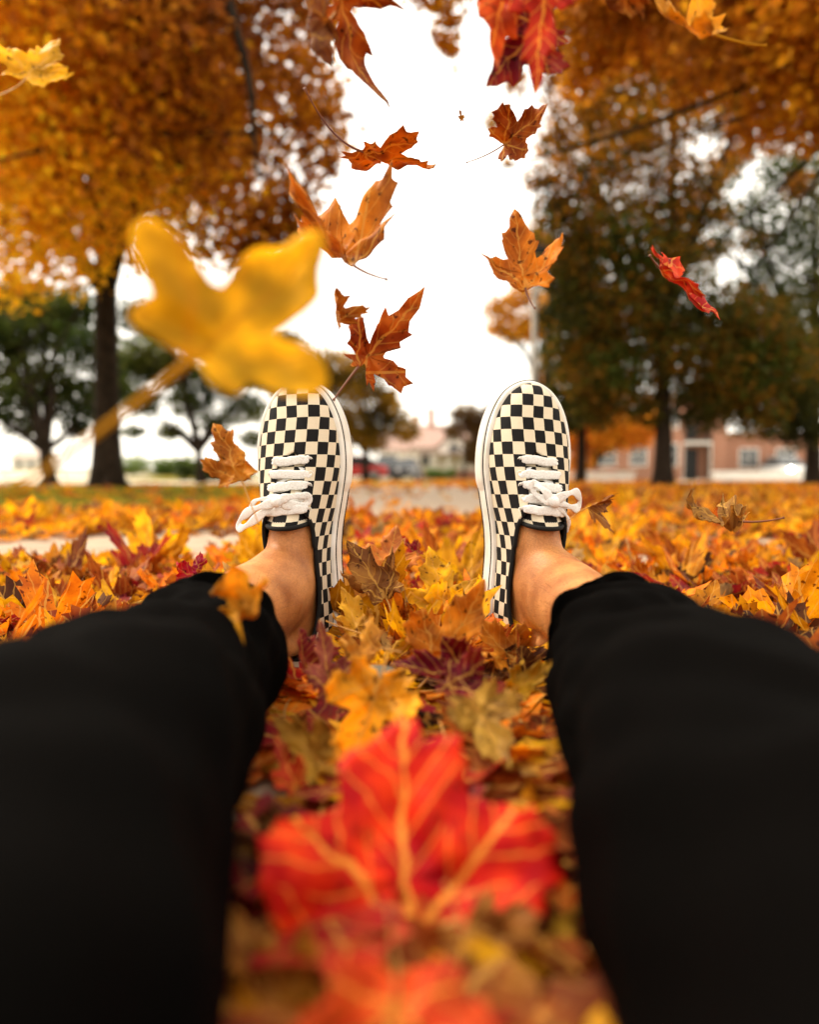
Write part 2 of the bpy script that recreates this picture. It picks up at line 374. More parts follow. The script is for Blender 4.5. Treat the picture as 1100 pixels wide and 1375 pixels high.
def tree(name, label, cat, base, trunk_r, fork, clumps, n, size, palette, limbs=6, group=None, lean=(0, 0), seed=1, blotch=2.2, limb_to=None, twigs=True, upper=None):
    r = np.random.default_rng(seed); bx, by, bz = base
    root = empty(name, base); tag(root, label, cat, group)
    P = []; rad = []
    for t in np.linspace(0, 1, 10):
        P.append((lean[0] * t + .05 * math.sin(3 * t + seed), lean[1] * t + .04 * math.cos(4 * t), fork * t - .05)); rad.append(trunk_r * (1.0 + .55 * math.exp(-t * 9) - .25 * t))
    m = MB(); m.tube(P, rad, 14)
    for k in range(5):
        a = 2 * math.pi * k / 5 + seed; m.tube([(math.cos(a) * trunk_r * .7, math.sin(a) * trunk_r * .7, trunk_r * .9), (math.cos(a) * trunk_r * 1.9, math.sin(a) * trunk_r * 1.9, -.03)], [trunk_r * .35, trunk_r * .16], 6)
    m.build('trunk', M_bark, root, True)
    top = Vector(P[-1])
    cl = [(Vector(c) - Vector(base), rr) for c, rr in clumps]
    order = r.permutation(len(cl)) if not limb_to else sorted(range(len(cl)), key=lambda i: (cl[i][0] - top).length); tw = MB()
    for i in range(min(limbs, len(cl))):
        c = cl[order[i]][0]; st = Vector(P[-1 - (i % 3)]); mid = st.lerp(c, .5) + Vector((r.normal() * .15, r.normal() * .15, .12 * (c - st).length))
        pts = catmull([st, mid, c], 7); k = len(pts)
        MB().tube([Vector(p) + Vector(r.normal(0, .02 * (c - st).length / 4, 3)) * (0 < j < k - 1) for j, p in enumerate(pts)], [trunk_r * (.62 - .5 * j / k) for j in range(k)], 8).build('branch', M_bark, root, True)
        for q in range(6):
            a = Vector(pts[int(r.integers(4, k - 1))]); e = a + Vector(r.normal(0, 1, 3)) * .35 * (c - st).length
            tw.tube([a, a.lerp(e, .5) + Vector(r.normal(0, .08, 3)), e], [trunk_r * .14, trunk_r * .09, trunk_r * .03], 5)
    if tw.v and twigs: o = tw.build('twigs', M_bark, root, True); o['kind'] = 'stuff'
    me = crown_mesh('crown', cl, n, size, palette, r, blotch=blotch, upper=upper)
    put('crown', me, M_crown, root, False)
    return root
def ell_clumps(c, rad, k, cr, r, hollow=.55, zmin=None):
    out = []
    while len(out) < k:
        d = r.normal(size=3); d /= np.linalg.norm(d); q = r.uniform(hollow, 1)
        p = np.array(c) + d * q * np.array(rad)
        if zmin is not None and p[2] < zmin: continue
        s = cr * r.uniform(.7, 1.3); out.append((tuple(p), (s, s, s * .75)))
    return out
def at(x, y, D): return tuple(px(x, y, D))
OR = pal((.32, .09, .008), (.50, .17, .010), (.68, .26, .010), (.86, .42, .012), (.92, .58, .02), (.90, .50, .02))
GR = pal((.020, .035, .008), (.035, .055, .010), (.06, .08, .012), (.10, .11, .016))
GRY = pal((.04, .03, .008), (.075, .05, .010), (.14, .09, .012), (.30, .15, .014), (.12, .10, .015))
OL = pal((.030, .032, .007), (.055, .055, .009), (.10, .085, .012), (.24, .11, .010), (.08, .10, .014))
r0 = np.random.default_rng(3)
# 1 the big orange maple on the left
B = (-5.55, 12.6, 0)
cl = ell_clumps((-5.3, 11.0, 7.6), (4.9, 4.6, 4.3), 70, 1.15, r0, .45, 3.6)
cl = [c for c in cl if c[0][0] + c[1][0] < -.095 * c[0][1] + .1 or c[0][2] > 11]
for (x, y, D, s) in ((30, 300, 9, .8), (90, 350, 10, .7), (20, 370, 10, .7), (180, 330, 10, .6), (420, 60, 11, .7), (400, 130, 10.5, .7), (420, 200, 10.5, .65), (400, 270, 11, .6), (340, 330, 10, .5), (300, 250, 9, .8), (240, 160, 9, .9),
                     (120, 60, 8, .9), (60, 180, 8, .8), (300, 60, 9, 1.0), (360, 180, 9.5, .8), (200, 40, 7.5, .8), (30, 20, 7, .8), (340, 20, 9, .8), (350, 320, 10, .6), (380, 285, 10, .55), (330, 345, 10, .5), (395, 335, 10.5, .35), (430, 130, 9.5, .5), (440, 230, 9.5, .4), (435, 30, 9, .5), (440, 180, 10, .5), (390, 300, 10, .5), (60, 260, 8, .9), (20, 120, 8, .9), (160, 150, 8, 1.), (250, 90, 8, .9), (200, 260, 10, .7), (120, 250, 11, .7), (310, 330, 11, .6), (250, 330, 11, .6)):
    cl.append((at(x, y, D), (s, s, s * .85)))
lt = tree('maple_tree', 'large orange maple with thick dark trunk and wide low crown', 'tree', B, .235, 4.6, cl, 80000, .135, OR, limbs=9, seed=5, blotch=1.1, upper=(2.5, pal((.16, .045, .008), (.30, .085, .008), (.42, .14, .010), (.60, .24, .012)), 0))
hb = MB(); hb.tube(catmull([Vector(at(x, y, D)) - Vector(B) for x, y, D in ((300, -120, 8.6), (312, 0, 8.2), (325, 60, 8.0), (342, 130, 7.9), (346, 190, 7.9), (352, 250, 8.0))], 6), [.075 - .0019 * k for k in range(31)], 8)
hb.build('branch', M_bark, lt, True)
# 2-3 green trees behind it on the left
cl = [(at(x, y, 19 + dz), (s, s, s * .7)) for x, y, s, dz in ((20, 450, 1.1, 0), (80, 440, 1.1, 1), (125, 470, .9, 0), (60, 510, 1.1, 0), (10, 540, .9, -1), (110, 545, .9, 0), (-40, 480, 1.3, 0), (-60, 560, 1.1, 0), (60, 420, 1.0, 2), (150, 520, .8, 1), (35, 575, .5, 0), (105, 575, .45, 0), (0, 410, .9, 1), (-30, 430, 1.2, 1), (110, 415, .8, 1), (45, 405, .8, 1))]
tree('broadleaf_tree', 'green tree with a short forked trunk left of the big maple trunk', 'tree', at(65, 652, 17.5)[:2] + (0,), .17, .95, cl, 19000, .15, GR, limbs=8, seed=8)
cl = [(at(x, y, 24 + dz), (s, s, s * .7)) for x, y, s, dz in ((200, 480, 1.0, 0), (240, 500, 1.1, 1), (190, 540, .8, 0), (260, 540, .9, 0), (300, 510, 1.0, 0), (330, 550, .9, 1), (290, 570, .6, 0), (230, 580, .5, 0), (180, 580, .4, 0), (340, 590, .5, 0), (220, 450, .8, 1), (350, 500, 1., 2), (190, 430, .9, 1), (240, 440, 1., 1), (180, 500, .8, 0), (300, 460, 1., 1))]
tree('broadleaf_tree', 'thin crooked green tree seen between the maple trunk and the left shoe', 'tree', (at(270, 652, 23)[0], 23, 0), .13, 1.4, cl, 17000, .15, GR + pal((.16, .17, .03)), limbs=9, seed=9)
# 4 olive yellow tree over the parked cars
cl = [(at(x, y, 38 + dz), (s, s, s * .75)) for x, y, s, dz in ((440, 500, 1.7, 0), (480, 520, 1.6, 0), (520, 560, 1.3, 1), (470, 570, 1.5, 0), (430, 560, 1.5, 0), (545, 580, .9, 0), (500, 590, 1.0, 0), (455, 600, .8, 0), (400, 520, 1.8, 0), (490, 490, 1.0, 0), (520, 535, .7, 0), (380, 470, 1.5, 1))]
tree('broadleaf_tree', 'ochre and olive tree standing over the parked red and dark cars', 'tree', (at(492, 650, 38)[0], 38, 0), .22, 2.0, cl, 17000, .22, pal((.06, .045, .01), (.12, .08, .012), (.30, .16, .015), (.45, .25, .02)), limbs=8, seed=10)
# 5 small brown tree by the house
cl = [(at(x, y, 34 + dz), (s, s, s * .8)) for x, y, s, dz in ((625, 560, .8, 0), (645, 575, .8, 0), (610, 580, .55, 0), (640, 600, .7, 0), (660, 560, .8, 0), (632, 615, .45, 0))]
tree('ornamental_tree', 'small thin brown leaved tree in front of the gabled house', 'tree', (at(624, 650, 34)[0], 34, 0), .09, 1.6, cl, 4200, .17, pal((.10, .055, .02), (.18, .10, .03), (.24, .15, .05)), limbs=6, seed=11)
# 6 yellow maple behind the lamp post
cl = [(at(x, y, 27 + dz), (s, s, s * .75)) for x, y, s, dz in ((672, 420, .75, 0), (690, 445, .8, 0), (700, 400, .7, 0), (665, 445, .4, 0), (715, 330, .7, 0), (735, 350, .9, 1), (720, 440, .9, 0), (750, 420, 1.2, 1), (745, 500, 1., 1))]
tree('maple_tree', 'golden yellow maple whose leaves show behind the lamp post', 'tree', (at(735, 650, 27)[0], 27, 0), .16, 3.0, cl, 8000, .16, pal((.45, .2, .015), (.65, .32, .02), (.8, .45, .03)), limbs=6, seed=12)
# 7 dark tree just right of the right shoe
cl = [(at(x, y, 17 + dz), (s, s, s * .75)) for x, y, s, dz in ((760, 480, .8, 0), (790, 520, .8, 0), (740, 540, .6, 0), (810, 470, .9, 0), (760, 570, .45, 0), (800, 560, .45, 0), (780, 420, .9, 0), (770, 370, .8, 0))]
tree('oak_tree', 'dark slim trunked tree right of the right shoe', 'tree', (at(778, 652, 17)[0], 17, 0), .13, 1.9, cl, 9000, .13, OL, limbs=6, seed=13)
# 8 the big dark olive and rust tree
cl = [(at(x, y, 12.5 + dz), (s, s, s * .8)) for x, y, s, dz in ((780, 250, .9, 0), (850, 200, 1.0, 0), (820, 330, 1.0, 0), (900, 280, .9, 0), (760, 320, .8, 0), (850, 430, 1.0, 0), (940, 430, .9, 0), (800, 420, .8, 0), (900, 480, 1., 0), (960, 500, .9, 0), (1000, 450, .9, 0), (800, 500, .8, 0), (1030, 480, .9, 0),
      (860, 120, 1.1, 0), (920, 60, 1.1, 0), (800, 60, 1., 0), (720, 250, .3, 0), (660, 180, .2, 0), (690, 130, .25, 0), (680, 230, .13, 0), (735, 200, .35, 0), (830, 530, .7, 0), (870, 555, .4, 0), (940, 550, .6, 0), (1010, 550, .7, 0), (780, 160, .8, 0), (740, 120, .3, 0), (960, 150, .8, 0), (1000, 90, .9, 0), (700, 190, .12, 0),
      (960, 300, .35, 0), (880, 370, .9, 0), (735, 290, .35, 0), (990, 520, .7, 1), (1060, 520, .8, 1), (760, 470, .5, 0), (735, 430, .3, 0), (1040, 565, .6, 1), (1080, 580, .5, 1), (760, 380, .6, 0), (790, 545, .5, 0), (900, 20, 1.1, 0), (1040, 30, .9, 0), (930, 270, .35, 1), (965, 225, .4, 1), (1000, 330, .35, 1), (1030, 200, .4, 1), (945, 345, .35, 1), (1060, 260, .35, 1), (905, 340, .5, 1))]
tree('oak_tree', 'tall tree with dark olive and rust leaves in front of the brick building', 'tree', (at(888, 652, 12.5)[0], 12.5, 0), .155, 3.4, cl, 60000, .105, OL, limbs=11, seed=14, blotch=2.6, upper=(5.2, pal((.16, .055, .008), (.34, .12, .010), (.46, .18, .012), (.22, .12, .01), (.62, .28, .015))))
# 9 the green tree at the right edge
cl = [(at(x, y, 15 + dz), (s, s, s * .75)) for x, y, s, dz in ((1080, 250, .9, 0), (1050, 320, .9, 0), (1100, 380, 1.2, 0), (1040, 420, .9, 0), (1080, 470, 1.0, 0), (1030, 500, .8, 0), (1100, 540, .8, 0), (1050, 560, .6, 0), (1000, 470, .8, 0), (1150, 300, 1.2, 0), (1160, 460, 1.2, 0), (990, 545, .6, 0), (1120, 180, .9, 0), (1010, 370, .5, 0), (960, 250, .5, 0), (1000, 290, .55, 0), (960, 330, .4, 0), (1040, 240, .6, 0), (920, 300, .4, 0), (985, 220, .4, 0), (1000, 400, .5, 0))]
tree('broadleaf_tree', 'dark green tree at the right edge beside the parked white car', 'tree', (at(1092, 650, 15)[0], 15, 0), .16, 2.2, cl, 19000, .11, pal((.03, .045, .008), (.05, .07, .010), (.09, .10, .014), (.16, .13, .018)), limbs=9, seed=15)
# 10 near rust tree out of frame on the right, its boughs hang into the picture
cl = [(at(x, y, D), (s, s, s * .8)) for x, y, D, s in ((800, 10, 6, .45), (840, -20, 6, .6), (1000, 60, 5.5, .55), (1060, 30, 5, .5), (1080, 110, 5.5, .45), (1030, 140, 6, .35), (1000, 190, 6.5, .28), (960, 20, 6, .5), (1140, 80, 5, .6), (900, -40, 6, .6), (1000, -60, 5, .7), (790, 60, 7, .45), (775, 120, 7.5, .30), (1100, 10, 4.6, .5), (1200, 0, 5, .8), (850, 60, 7, .5), (1090, 170, 6, .4), (930, 120, 7, .4),
      (585, 5, 7, .30), (603, 50, 7, .18), (606, 85, 7, .12), (607, 110, 7, .06), (565, -15, 7, .35), (620, -30, 7, .4), (660, -40, 7, .5), (720, -20, 7, .5), (760, 20, 7, .4), (700, 20, 7.5, .3), (590, 70, 7, .12))]
tree('maple_tree', 'rust leaved maple whose boughs hang in from the upper right', 'tree', (6.1, 5.0, 0), .22, 3.6, cl, 25000, .085, pal((.36, .12, .01), (.55, .20, .012), (.70, .32, .015), (.42, .14, .01)), limbs=5, seed=16, limb_to=True)
# 11 boughs above the centre
cl = [(at(x, y, D), (s, s, s * 1.1)) for x, y, D, s in ((585, 10, 9, .34), (600, 50, 9, .22), (605, 90, 9, .12), (570, -10, 9, .35), (620, -20, 9, .45), (650, -40, 9, .5), (700, 0, 9, .45), (740, 30, 9.5, .4), (760, 90, 10, .4), (700, -80, 9, .8), (550, -60, 9, .6))]
tree('maple_tree', 'tall yellow maple whose leaves hang over the top centre', 'tree', (2.75, 9.6, 0), .10, 8.6, cl, 8500, .085, pal((.45, .20, .015), (.6, .3, .02), (.25, .10, .01)), limbs=5, seed=17, twigs=False) if False else None
# 12 orange tree in front of the brick wall
cl = [(at(x, y, 31 + dz), (s, s, s * .7)) for x, y, s, dz in ((800, 590, 1.0, 0), (840, 585, 1.0, 0), (870, 570, .9, 0), (790, 560, .9, 0), (780, 620, .7, 0), (820, 565, .9, 0), (860, 590, .6, 0), (775, 590, .9, 0))]
tree('maple_tree', 'low bright orange maple in front of the brick wall', 'tree', (at(800, 650, 31)[0], 31, 0), .12, 1.3, cl, 9000, .17, pal((.55, .18, .012), (.68, .26, .02), (.75, .36, .02)), limbs=6, seed=18)
# hedges
def bush(name, label, c, rad, n, size, palette, seed):
    r = np.random.default_rng(seed); root = empty(name, (c[0], c[1], 0)); tag(root, label, 'bush')
    clm = [((r.uniform(-rad[0], rad[0]), r.uniform(-rad[1], rad[1]), rad[2] * r.uniform(.45, .8)), (rad[2] * .6,) * 3) for _ in range(max(4, int(rad[0] / rad[2] * 4)))]
    put('foliage', crown_mesh('foliage', clm, n, size, palette, r), M_crown, root, False)
    s = MB()
    for _ in range(6): x = r.uniform(-rad[0], rad[0]) * .7; s.tube([(x, 0, -.02), (x + r.normal() * .1, r.normal() * .1, rad[2])], [.03, .012], 5)
    s.build('stem', M_bark, root, True)
bush('hedge', 'light green low hedge beyond the lawn, left of the left shoe', at(200, 640, 55), (3.4, .6, 1.5), 3500, .22, pal((.10, .16, .03), (.16, .22, .05)), 21)
bush('bush', 'dark rounded bush between the thin crooked tree and the left shoe', at(285, 640, 36), (2.2, .6, 1.0), 2500, .2, GR, 22)
bush('bush', 'green shrub beside the white car at the edge of the parking lot', at(1058, 640, 50), (2.2, .6, 2.6), 3500, .16, pal((.12, .11, .02), (.20, .18, .03)), 23)
bush('bush', 'low green shrub at the foot of the gabled house', at(585, 640, 60), (1.6, .5, .8), 1200, .2, pal((.10, .16, .03), (.16, .20, .05)), 24)

# ------------------------------------------------------------------ buildings
def brick_mat(name, c1, c2, mortar, sc):
    m, n, l, b = mat(name); tc = node(n, 'TexCoord'); mp = node(n, 'Mapping'); l.new(tc.outputs['Object'], mp.inputs[0]); mp.inputs['Rotation'].default_value = (R(90), 0, 0)
    bt = node(n, 'TexBrick'); bt.inputs['Scale'].default_value = sc; bt.inputs['Color1'].default_value = (*c1, 1); bt.inputs['Color2'].default_value = (*c2, 1); bt.inputs['Mortar'].default_value = (*mortar, 1)
    l.new(mp.outputs[0], bt.inputs[0]); l.new(bt.outputs[0], b.inputs['Base Color']); b.inputs['Roughness'].default_value = .9; return m
M_brick = brick_mat('tan_brick', (.27, .105, .06), (.33, .14, .08), (.36, .24, .17), 4)
M_brickred = brick_mat('red_brick', (.34, .12, .07), (.40, .16, .09), (.36, .24, .18), 4)
M_glass = plain('window_glass', (.03, .035, .04), .15, spec=.7); M_trim = plain('white_trim', (.70, .67, .62), .7); M_dark = plain('dark_metal', (.02, .02, .02), .6)
M_shingle = plain('rose_grey_shingles', (.36, .24, .20), .9, noise=.15, scale=3); M_cream = plain('cream_siding', (.72, .67, .60), .8, noise=.05, scale=2)
M_tan = plain('tan_roof', (.36, .22, .12), .9, noise=.1, scale=2)
def windows(root, spots, w_, h_, y):
    for (x, z) in spots:
        o = MB().box(x - w_ / 2 - .08, x - w_ / 2, y - .06, y - .002, z - .08, z + h_ + .08).box(x + w_ / 2, x + w_ / 2 + .08, y - .06, y - .002, z - .08, z + h_ + .08).box(x - w_ / 2, x + w_ / 2, y - .06, y - .002, z - .08, z).box(x - w_ / 2, x + w_ / 2, y - .06, y - .002, z + h_, z + h_ + .08).build('window', M_trim, root)
        MB().box(x - w_ / 2, x + w_ / 2, y - .03, y - .004, z, z + h_).build('pane', M_glass, o)
        MB().box(x - .025, x + .025, y - .05, y - .032, z, z + h_).box(x - w_ / 2, x - .027, y - .05, y - .032, z + h_ / 2 - .02, z + h_ / 2 + .02).box(x + .027, x + w_ / 2, y - .05, y - .032, z + h_ / 2 - .02, z + h_ / 2 + .02).build('glazing_bar', M_trim, o)
# brick building, right
x0 = at(790, 641, 44)[0]
root = empty('brick_building', (x0, 44, 0)); tag(root, 'tan brick building with a dark balcony porch behind the right hand trees', 'building')
MB().box(0, 6.1, 0, 9, 0, 5.2).box(6.1, 8.0, 1.2, 9, 0, 5.2).box(8.0, 8.9, 0, 9, 0, 5.2).build('wall', M_brick, root)
MB().box(8.9, 17, .6, 8, 0, 2.9).build('side_wall', M_brick, root)
MB().box(-.3, 9.2, -.3, 9.3, 5.2, 5.5).build('roof', M_tan, root); MB().box(8.91, 17.3, .3, 8.3, 2.9, 3.1).build('side_roof', M_tan, root)
MB().box(6.1, 8.0, .1, 1.2, 2.35, 2.5).box(6.12, 6.2, 0.1, .18, 0, 2.35).box(7.9, 7.98, .1, .18, 0, 2.35).build('balcony', M_trim, root)
m = MB()
for i in range(12): m.box(6.15 + i * .155, 6.18 + i * .155, .12, .15, 2.5, 3.35)
m.box(6.1, 8.0, .11, .17, 3.35, 3.41); m.build('balcony_railing', M_dark, root)
MB().box(6.6, 7.5, 1.14, 1.196, 0, 2.1).build('door', M_dark, root); MB().box(6.7, 7.4, 1.14, 1.196, 2.7, 4.5).build('balcony_door', M_dark, root)
windows(root, [(1.2, 1.0), (3.2, 1.0), (5.2, 1.0), (1.2, 3.4), (3.2, 3.4), (5.2, 3.4)], .95, 1.3, 0)
windows(root, [(10.6, .9), (13, .9), (15.4, .9)], 1.1, 1.1, .6)
# gabled house, centre
D = 66; x0 = at(553, 641, D)[0]; root = empty('gabled_house', (x0, D, 0)); tag(root, 'white gabled house with rose grey roof and brick chimney between the shoes', 'house')
def gable(x0, x1, y0, y1, ze, zr, axis, name, m, root, th=.15):
    if axis == 'y':
        xm = (x0 + x1) / 2; v = [(x0, y0, ze), (xm, y0, zr), (x1, y0, ze), (x0, y1, ze), (xm, y1, zr), (x1, y1, ze)]; f = [(0, 1, 4, 3), (1, 2, 5, 4)]
    else:
        ym = (y0 + y1) / 2; v = [(x0, y0, ze), (x0, ym, zr), (x0, y1, ze), (x1, y0, ze), (x1, ym, zr), (x1, y1, ze)]; f = [(0, 3, 4, 1), (1, 4, 5, 2)]
    v2 = [(a, b, c + th) for a, b, c in v]; k = 6
    F = [tuple(reversed(q)) for q in f] + [tuple(i + k for i in q) for q in f]
    for a, b in ((0, 1), (1, 2), (3, 4), (4, 5), (0, 3), (2, 5)): F.append((a, b, b + k, a + k))
    return MB().add(v + v2, F).build(name, m, root)
MB().box(.2, 8.2, 0, 8, .9, 3.0).build('wall', M_cream, root)
MB().box(.17, 8.23, -.03, 8.03, 0, .9).build('brick_base', M_brickred, root)
gable(-.1, 8.5, -.5, 8.5, 2.95, 5.4, 'x', 'roof', M_shingle, root)
MB().add([(2.6, -.6, 2.0), (5.4, -.6, 2.0), (5.4, -.6, 3.1), (4.0, -.6, 4.4), (2.6, -.6, 3.1), (2.6, 0, 2.0), (5.4, 0, 2.0), (5.4, 2.5, 3.1), (4, 4, 4.4), (2.6, 2.5, 3.1)], [(0, 1, 2, 3, 4), (0, 4, 9, 5), (1, 6, 7, 2), (4, 3, 8, 9), (2, 7, 8, 3), (0, 5, 6, 1)]).build('gable', M_cream, root)
gable(2.3, 5.7, -.9, 4, 3.0, 4.5, 'y', 'gable_roof', M_shingle, root)
MB().box(1.7, 2.3, 3.4, 4.2, 4.5, 7.0).box(1.62, 2.38, 3.32, 4.28, 7.0, 7.15).build('chimney', M_brickred, root)
windows(root, [(1.3, 1.3), (6.3, 1.3), (7.5, 1.3)], .9, 1.3, 0); windows(root, [(4.0, 2.3)], .9, 1.0, -.6)
m = MB()
for i in range(6): m.box(.4 + i * 1.45, .55 + i * 1.45, -1.9, -1.75, 0, 2.3)
m.build('porch_post', M_trim, root); MB().box(.2, 8.2, -2.0, -.62, 2.3, 2.45).build('porch_roof', M_shingle, root)
root = empty('distant_house', (at(545, 641, 78)[0] - 3, 78, 0)); tag(root, 'far house with a tall yellow brown chimney left of the gabled house', 'house')
MB().box(0, 7, 0, 7, 0, 3.2).build('wall', M_cream, root); gable(-.3, 7.3, -.3, 7.3, 3.2, 5.6, 'x', 'roof', M_shingle, root); MB().box(3.6, 4.6, 2, 3, 5, 7.4).build('chimney', M_tan, root); windows(root, [(1.4, 1.1), (3.5, 1.1), (5.6, 1.1)], .9, 1.3, 0)
root = empty('distant_house', (at(16, 630, 120)[0], 120, 1.3)); tag(root, 'tiny pale house far off at the left edge of the photo', 'house')
MB().box(0, 5, 0, 6, -.3, 2.2).build('wall', M_cream, root); gable(-.3, 5.3, -.3, 6.3, 2.2, 3.8, 'x', 'roof', plain('pale_roof', (.5, .4, .34), .9), root); windows(root, [(1.4, .6), (3.5, .6)], .8, 1., 0)

for xa, xb, lab in ((962, 1088, 'low pale concrete wall in front of the white car'), (778, 852, 'low pale concrete wall under the bright orange maple')):
    X0, X1 = at(xa, 641, 25)[0], at(xb, 641, 25)[0]; o = MB().box(X0, X1, 25, 25.3, 0, .36).box(X0 - .05, X1 + .05, 24.95, 25.35, .36, .43).build('low_wall', M_wallc := plain('pale_concrete', (.72, .68, .62), .9, noise=.08, scale=2)); tag(o, lab, 'wall')
# ------------------------------------------------------------------ street lamp
lx = at(716, 641, 12.4)[0]; root = empty('street_lamp', (lx, 12.4, 0)); tag(root, 'tall grey street lamp with a dark disc head behind the right shoe', 'street lamp')
M_pole = plain('lamp_pole_metal', (.20, .17, .13), .5, noise=.15, scale=4, spec=.5)
MB().tube([(0, 0, 0), (0, 0, .12), (0, 0, .13), (0, 0, .9), (0, 0, .92), (0, 0, 4.05)], [.13, .13, .085, .08, .062, .05], 16).build('pole', M_pole, root, True)
MB().tube([(0, 0, 4.05), (0, 0, 4.1), (0, 0, 4.13), (0, 0, 4.24), (0, 0, 4.27), (0, 0, 4.30)], [.06, .10, .33, .31, .15, .03], 20).build('lamp_head', M_dark, root, True)
MB().tube([(0, 0, 4.148), (0, 0, 4.10), (0, 0, 4.09)], [.20, .19, .12], 20).build('lens', plain('lamp_lens', (.5, .48, .42), .3), root, True)

# ------------------------------------------------------------------ vehicles
M_tyre = plain('tyre', (.015, .015, .015), .85); M_rim = plain('alloy', (.45, .45, .46), .3, metal=.8)
def car(name, label, cat, loc, rz, paint, tall=0.0, lights=False):
    root = empty(name, loc, rz); tag(root, label, cat)
    def shell(st, nm, m):
        v = []; f = []
        for (x, z0, z1, hw, sh) in st:
            v += [(x, -hw * .92, z0), (x, -hw, z0 + .18 * (z1 - z0)), (x, -hw * sh, z0 + .86 * (z1 - z0)), (x, -hw * sh * .86, z1), (x, hw * sh * .86, z1), (x, hw * sh, z0 + .86 * (z1 - z0)), (x, hw, z0 + .18 * (z1 - z0)), (x, hw * .92, z0)]
        k = len(st)
        for i in range(k - 1):
            for j in range(8): f.append((i * 8 + j, (i + 1) * 8 + j, (i + 1) * 8 + (j + 1) % 8, i * 8 + (j + 1) % 8))
        f += [tuple(range(8)), tuple(reversed(range((k - 1) * 8, k * 8)))]
        o = MB().add(v, f).build(nm, m, root, False); bv = o.modifiers.new('bevel', 'BEVEL'); bv.width = .04; bv.segments = 2; bv.limit_method = 'ANGLE'; return o
    shell([(-2.2, .38, .62, .72, .96), (-2.1, .26, .78, .84, .96), (-1.3, .24, .88, .88, .97), (-.9, .24, .92, .89, .97), (1.5, .24, .95, .89, .97), (2.0, .26, .90, .86, .96), (2.2, .40, .78, .76, .95)], 'body', paint)
    shell([(-1.15, .90, .97, .80, .9), (-.45, .90, 1.38 + tall, .80, .80), (.9, .92, 1.42 + tall, .80, .80), (1.75 + tall * .5, .92, 1.0 + tall * .6, .78, .86)], 'cabin', M_glass)
    MB().box(-.40, .95, -.60, .60, 1.385 + tall, 1.45 + tall).build('roof', paint, root)
    for x in (-1.38, 1.38):
        for sy in (-1, 1):
            wv = MB(); wv.tube([(x, sy * .70, .33), (x, sy * .72, .33), (x, sy * .88, .33), (x, sy * .90, .33)], [.28, .33, .33, .28], 20); wo = wv.build('wheel', M_tyre, root, True)
            MB().tube([(x, sy * .89, .33), (x, sy * .915, .33)], [.21, .19], 16).build('rim', M_rim, wo, True)
    ML = plain('headlight_on', (.9, .88, .8), .3, emit=((1, .93, .8), 14)) if lights else plain('headlight_off', (.7, .7, .7), .2)
    for sy in (-1, 1):
        MB().tube([(-2.10, sy * .60, .66), (-2.215, sy * .60, .66), (-2.23, sy * .60, .66)], [.13, .13, .07], 14).build('headlight', ML, root, True)
        MB().box(2.12, 2.215, sy * .60 - .12, sy * .60 + .12, .70, .82).build('tail_light', plain('tail_light', (.5, .02, .02), .3), root)
    MB().box(-2.225, -2.18, -.38, .38, .44, .60).build('grille', M_dark, root)
P_red = plain('red_paint', (.55, .03, .03), .3, spec=.6); P_blk = plain('black_paint', (.02, .022, .025), .3, spec=.6); P_wht = plain('white_paint', (.75, .75, .74), .3, spec=.6)
car('parked_car', 'red car parked beside the left shoe', 'car', at(474, 641, 43)[:2] + (0,), 0, P_red, .1)
car('parked_car', 'dark grey car parked right of the red car', 'car', (at(520, 641, 47)[0], 47, 0), R(95), P_blk, .25)
car('parked_car', 'black car parked in front of the gabled house', 'car', (at(547, 641, 50)[0], 50, 0), R(80), plain('dark_blue_paint', (.025, .02, .02), .3, spec=.6), .1)
car('white_car', 'white car facing the viewer with both headlights on', 'car', (at(1053, 641, 43)[0], 43, 0), R(86), P_wht, .05, True)
# white posts along the parking strip
proto = None
for i, x in enumerate((478, 492, 503, 512, 521, 532)):
    m = MB().box(-.09, .09, -.09, .09, 0, 2.2).box(-.13, .13, -.13, .13, 2.2, 2.28)
    o = m.build('fence_post', M_trim) if proto is None else proto.copy()
    if proto is None: proto = o
    else: COL.objects.link(o)
    o.location = (at(x, 641, 53)[0], 53, 0); tag(o, ('leftmost', 'second', 'third', 'fourth', 'fifth', 'rightmost')[i] + (' from the left' if 0 < i < 5 else '') + ' of six white posts behind the parked cars', 'post', 'white posts behind the parked cars')
# flower tubs by the brick wall
for i, x in enumerate((798, 822, 836)):
    root = empty('flower_tub', (at(x, 641, 30)[0], 30, 0)); tag(root, ('leftmost' if i == 0 else 'middle' if i == 1 else 'rightmost') + ' of the three red flower tubs below the brick wall', 'flower tub', 'red flower tubs')
    MB().tube([(0, 0, 0), (0, 0, .25), (0, 0, .27)], [.16, .22, .24], 12).build('tub', M_trim, root, True)
    put('flowers', crown_mesh('flowers', [((0, 0, .38), (.26, .26, .16))], 300, .07, pal((.6, .03, .02), (.7, .06, .04), (.08, .12, .02)), np.random.default_rng(i)), M_crown, root, False)
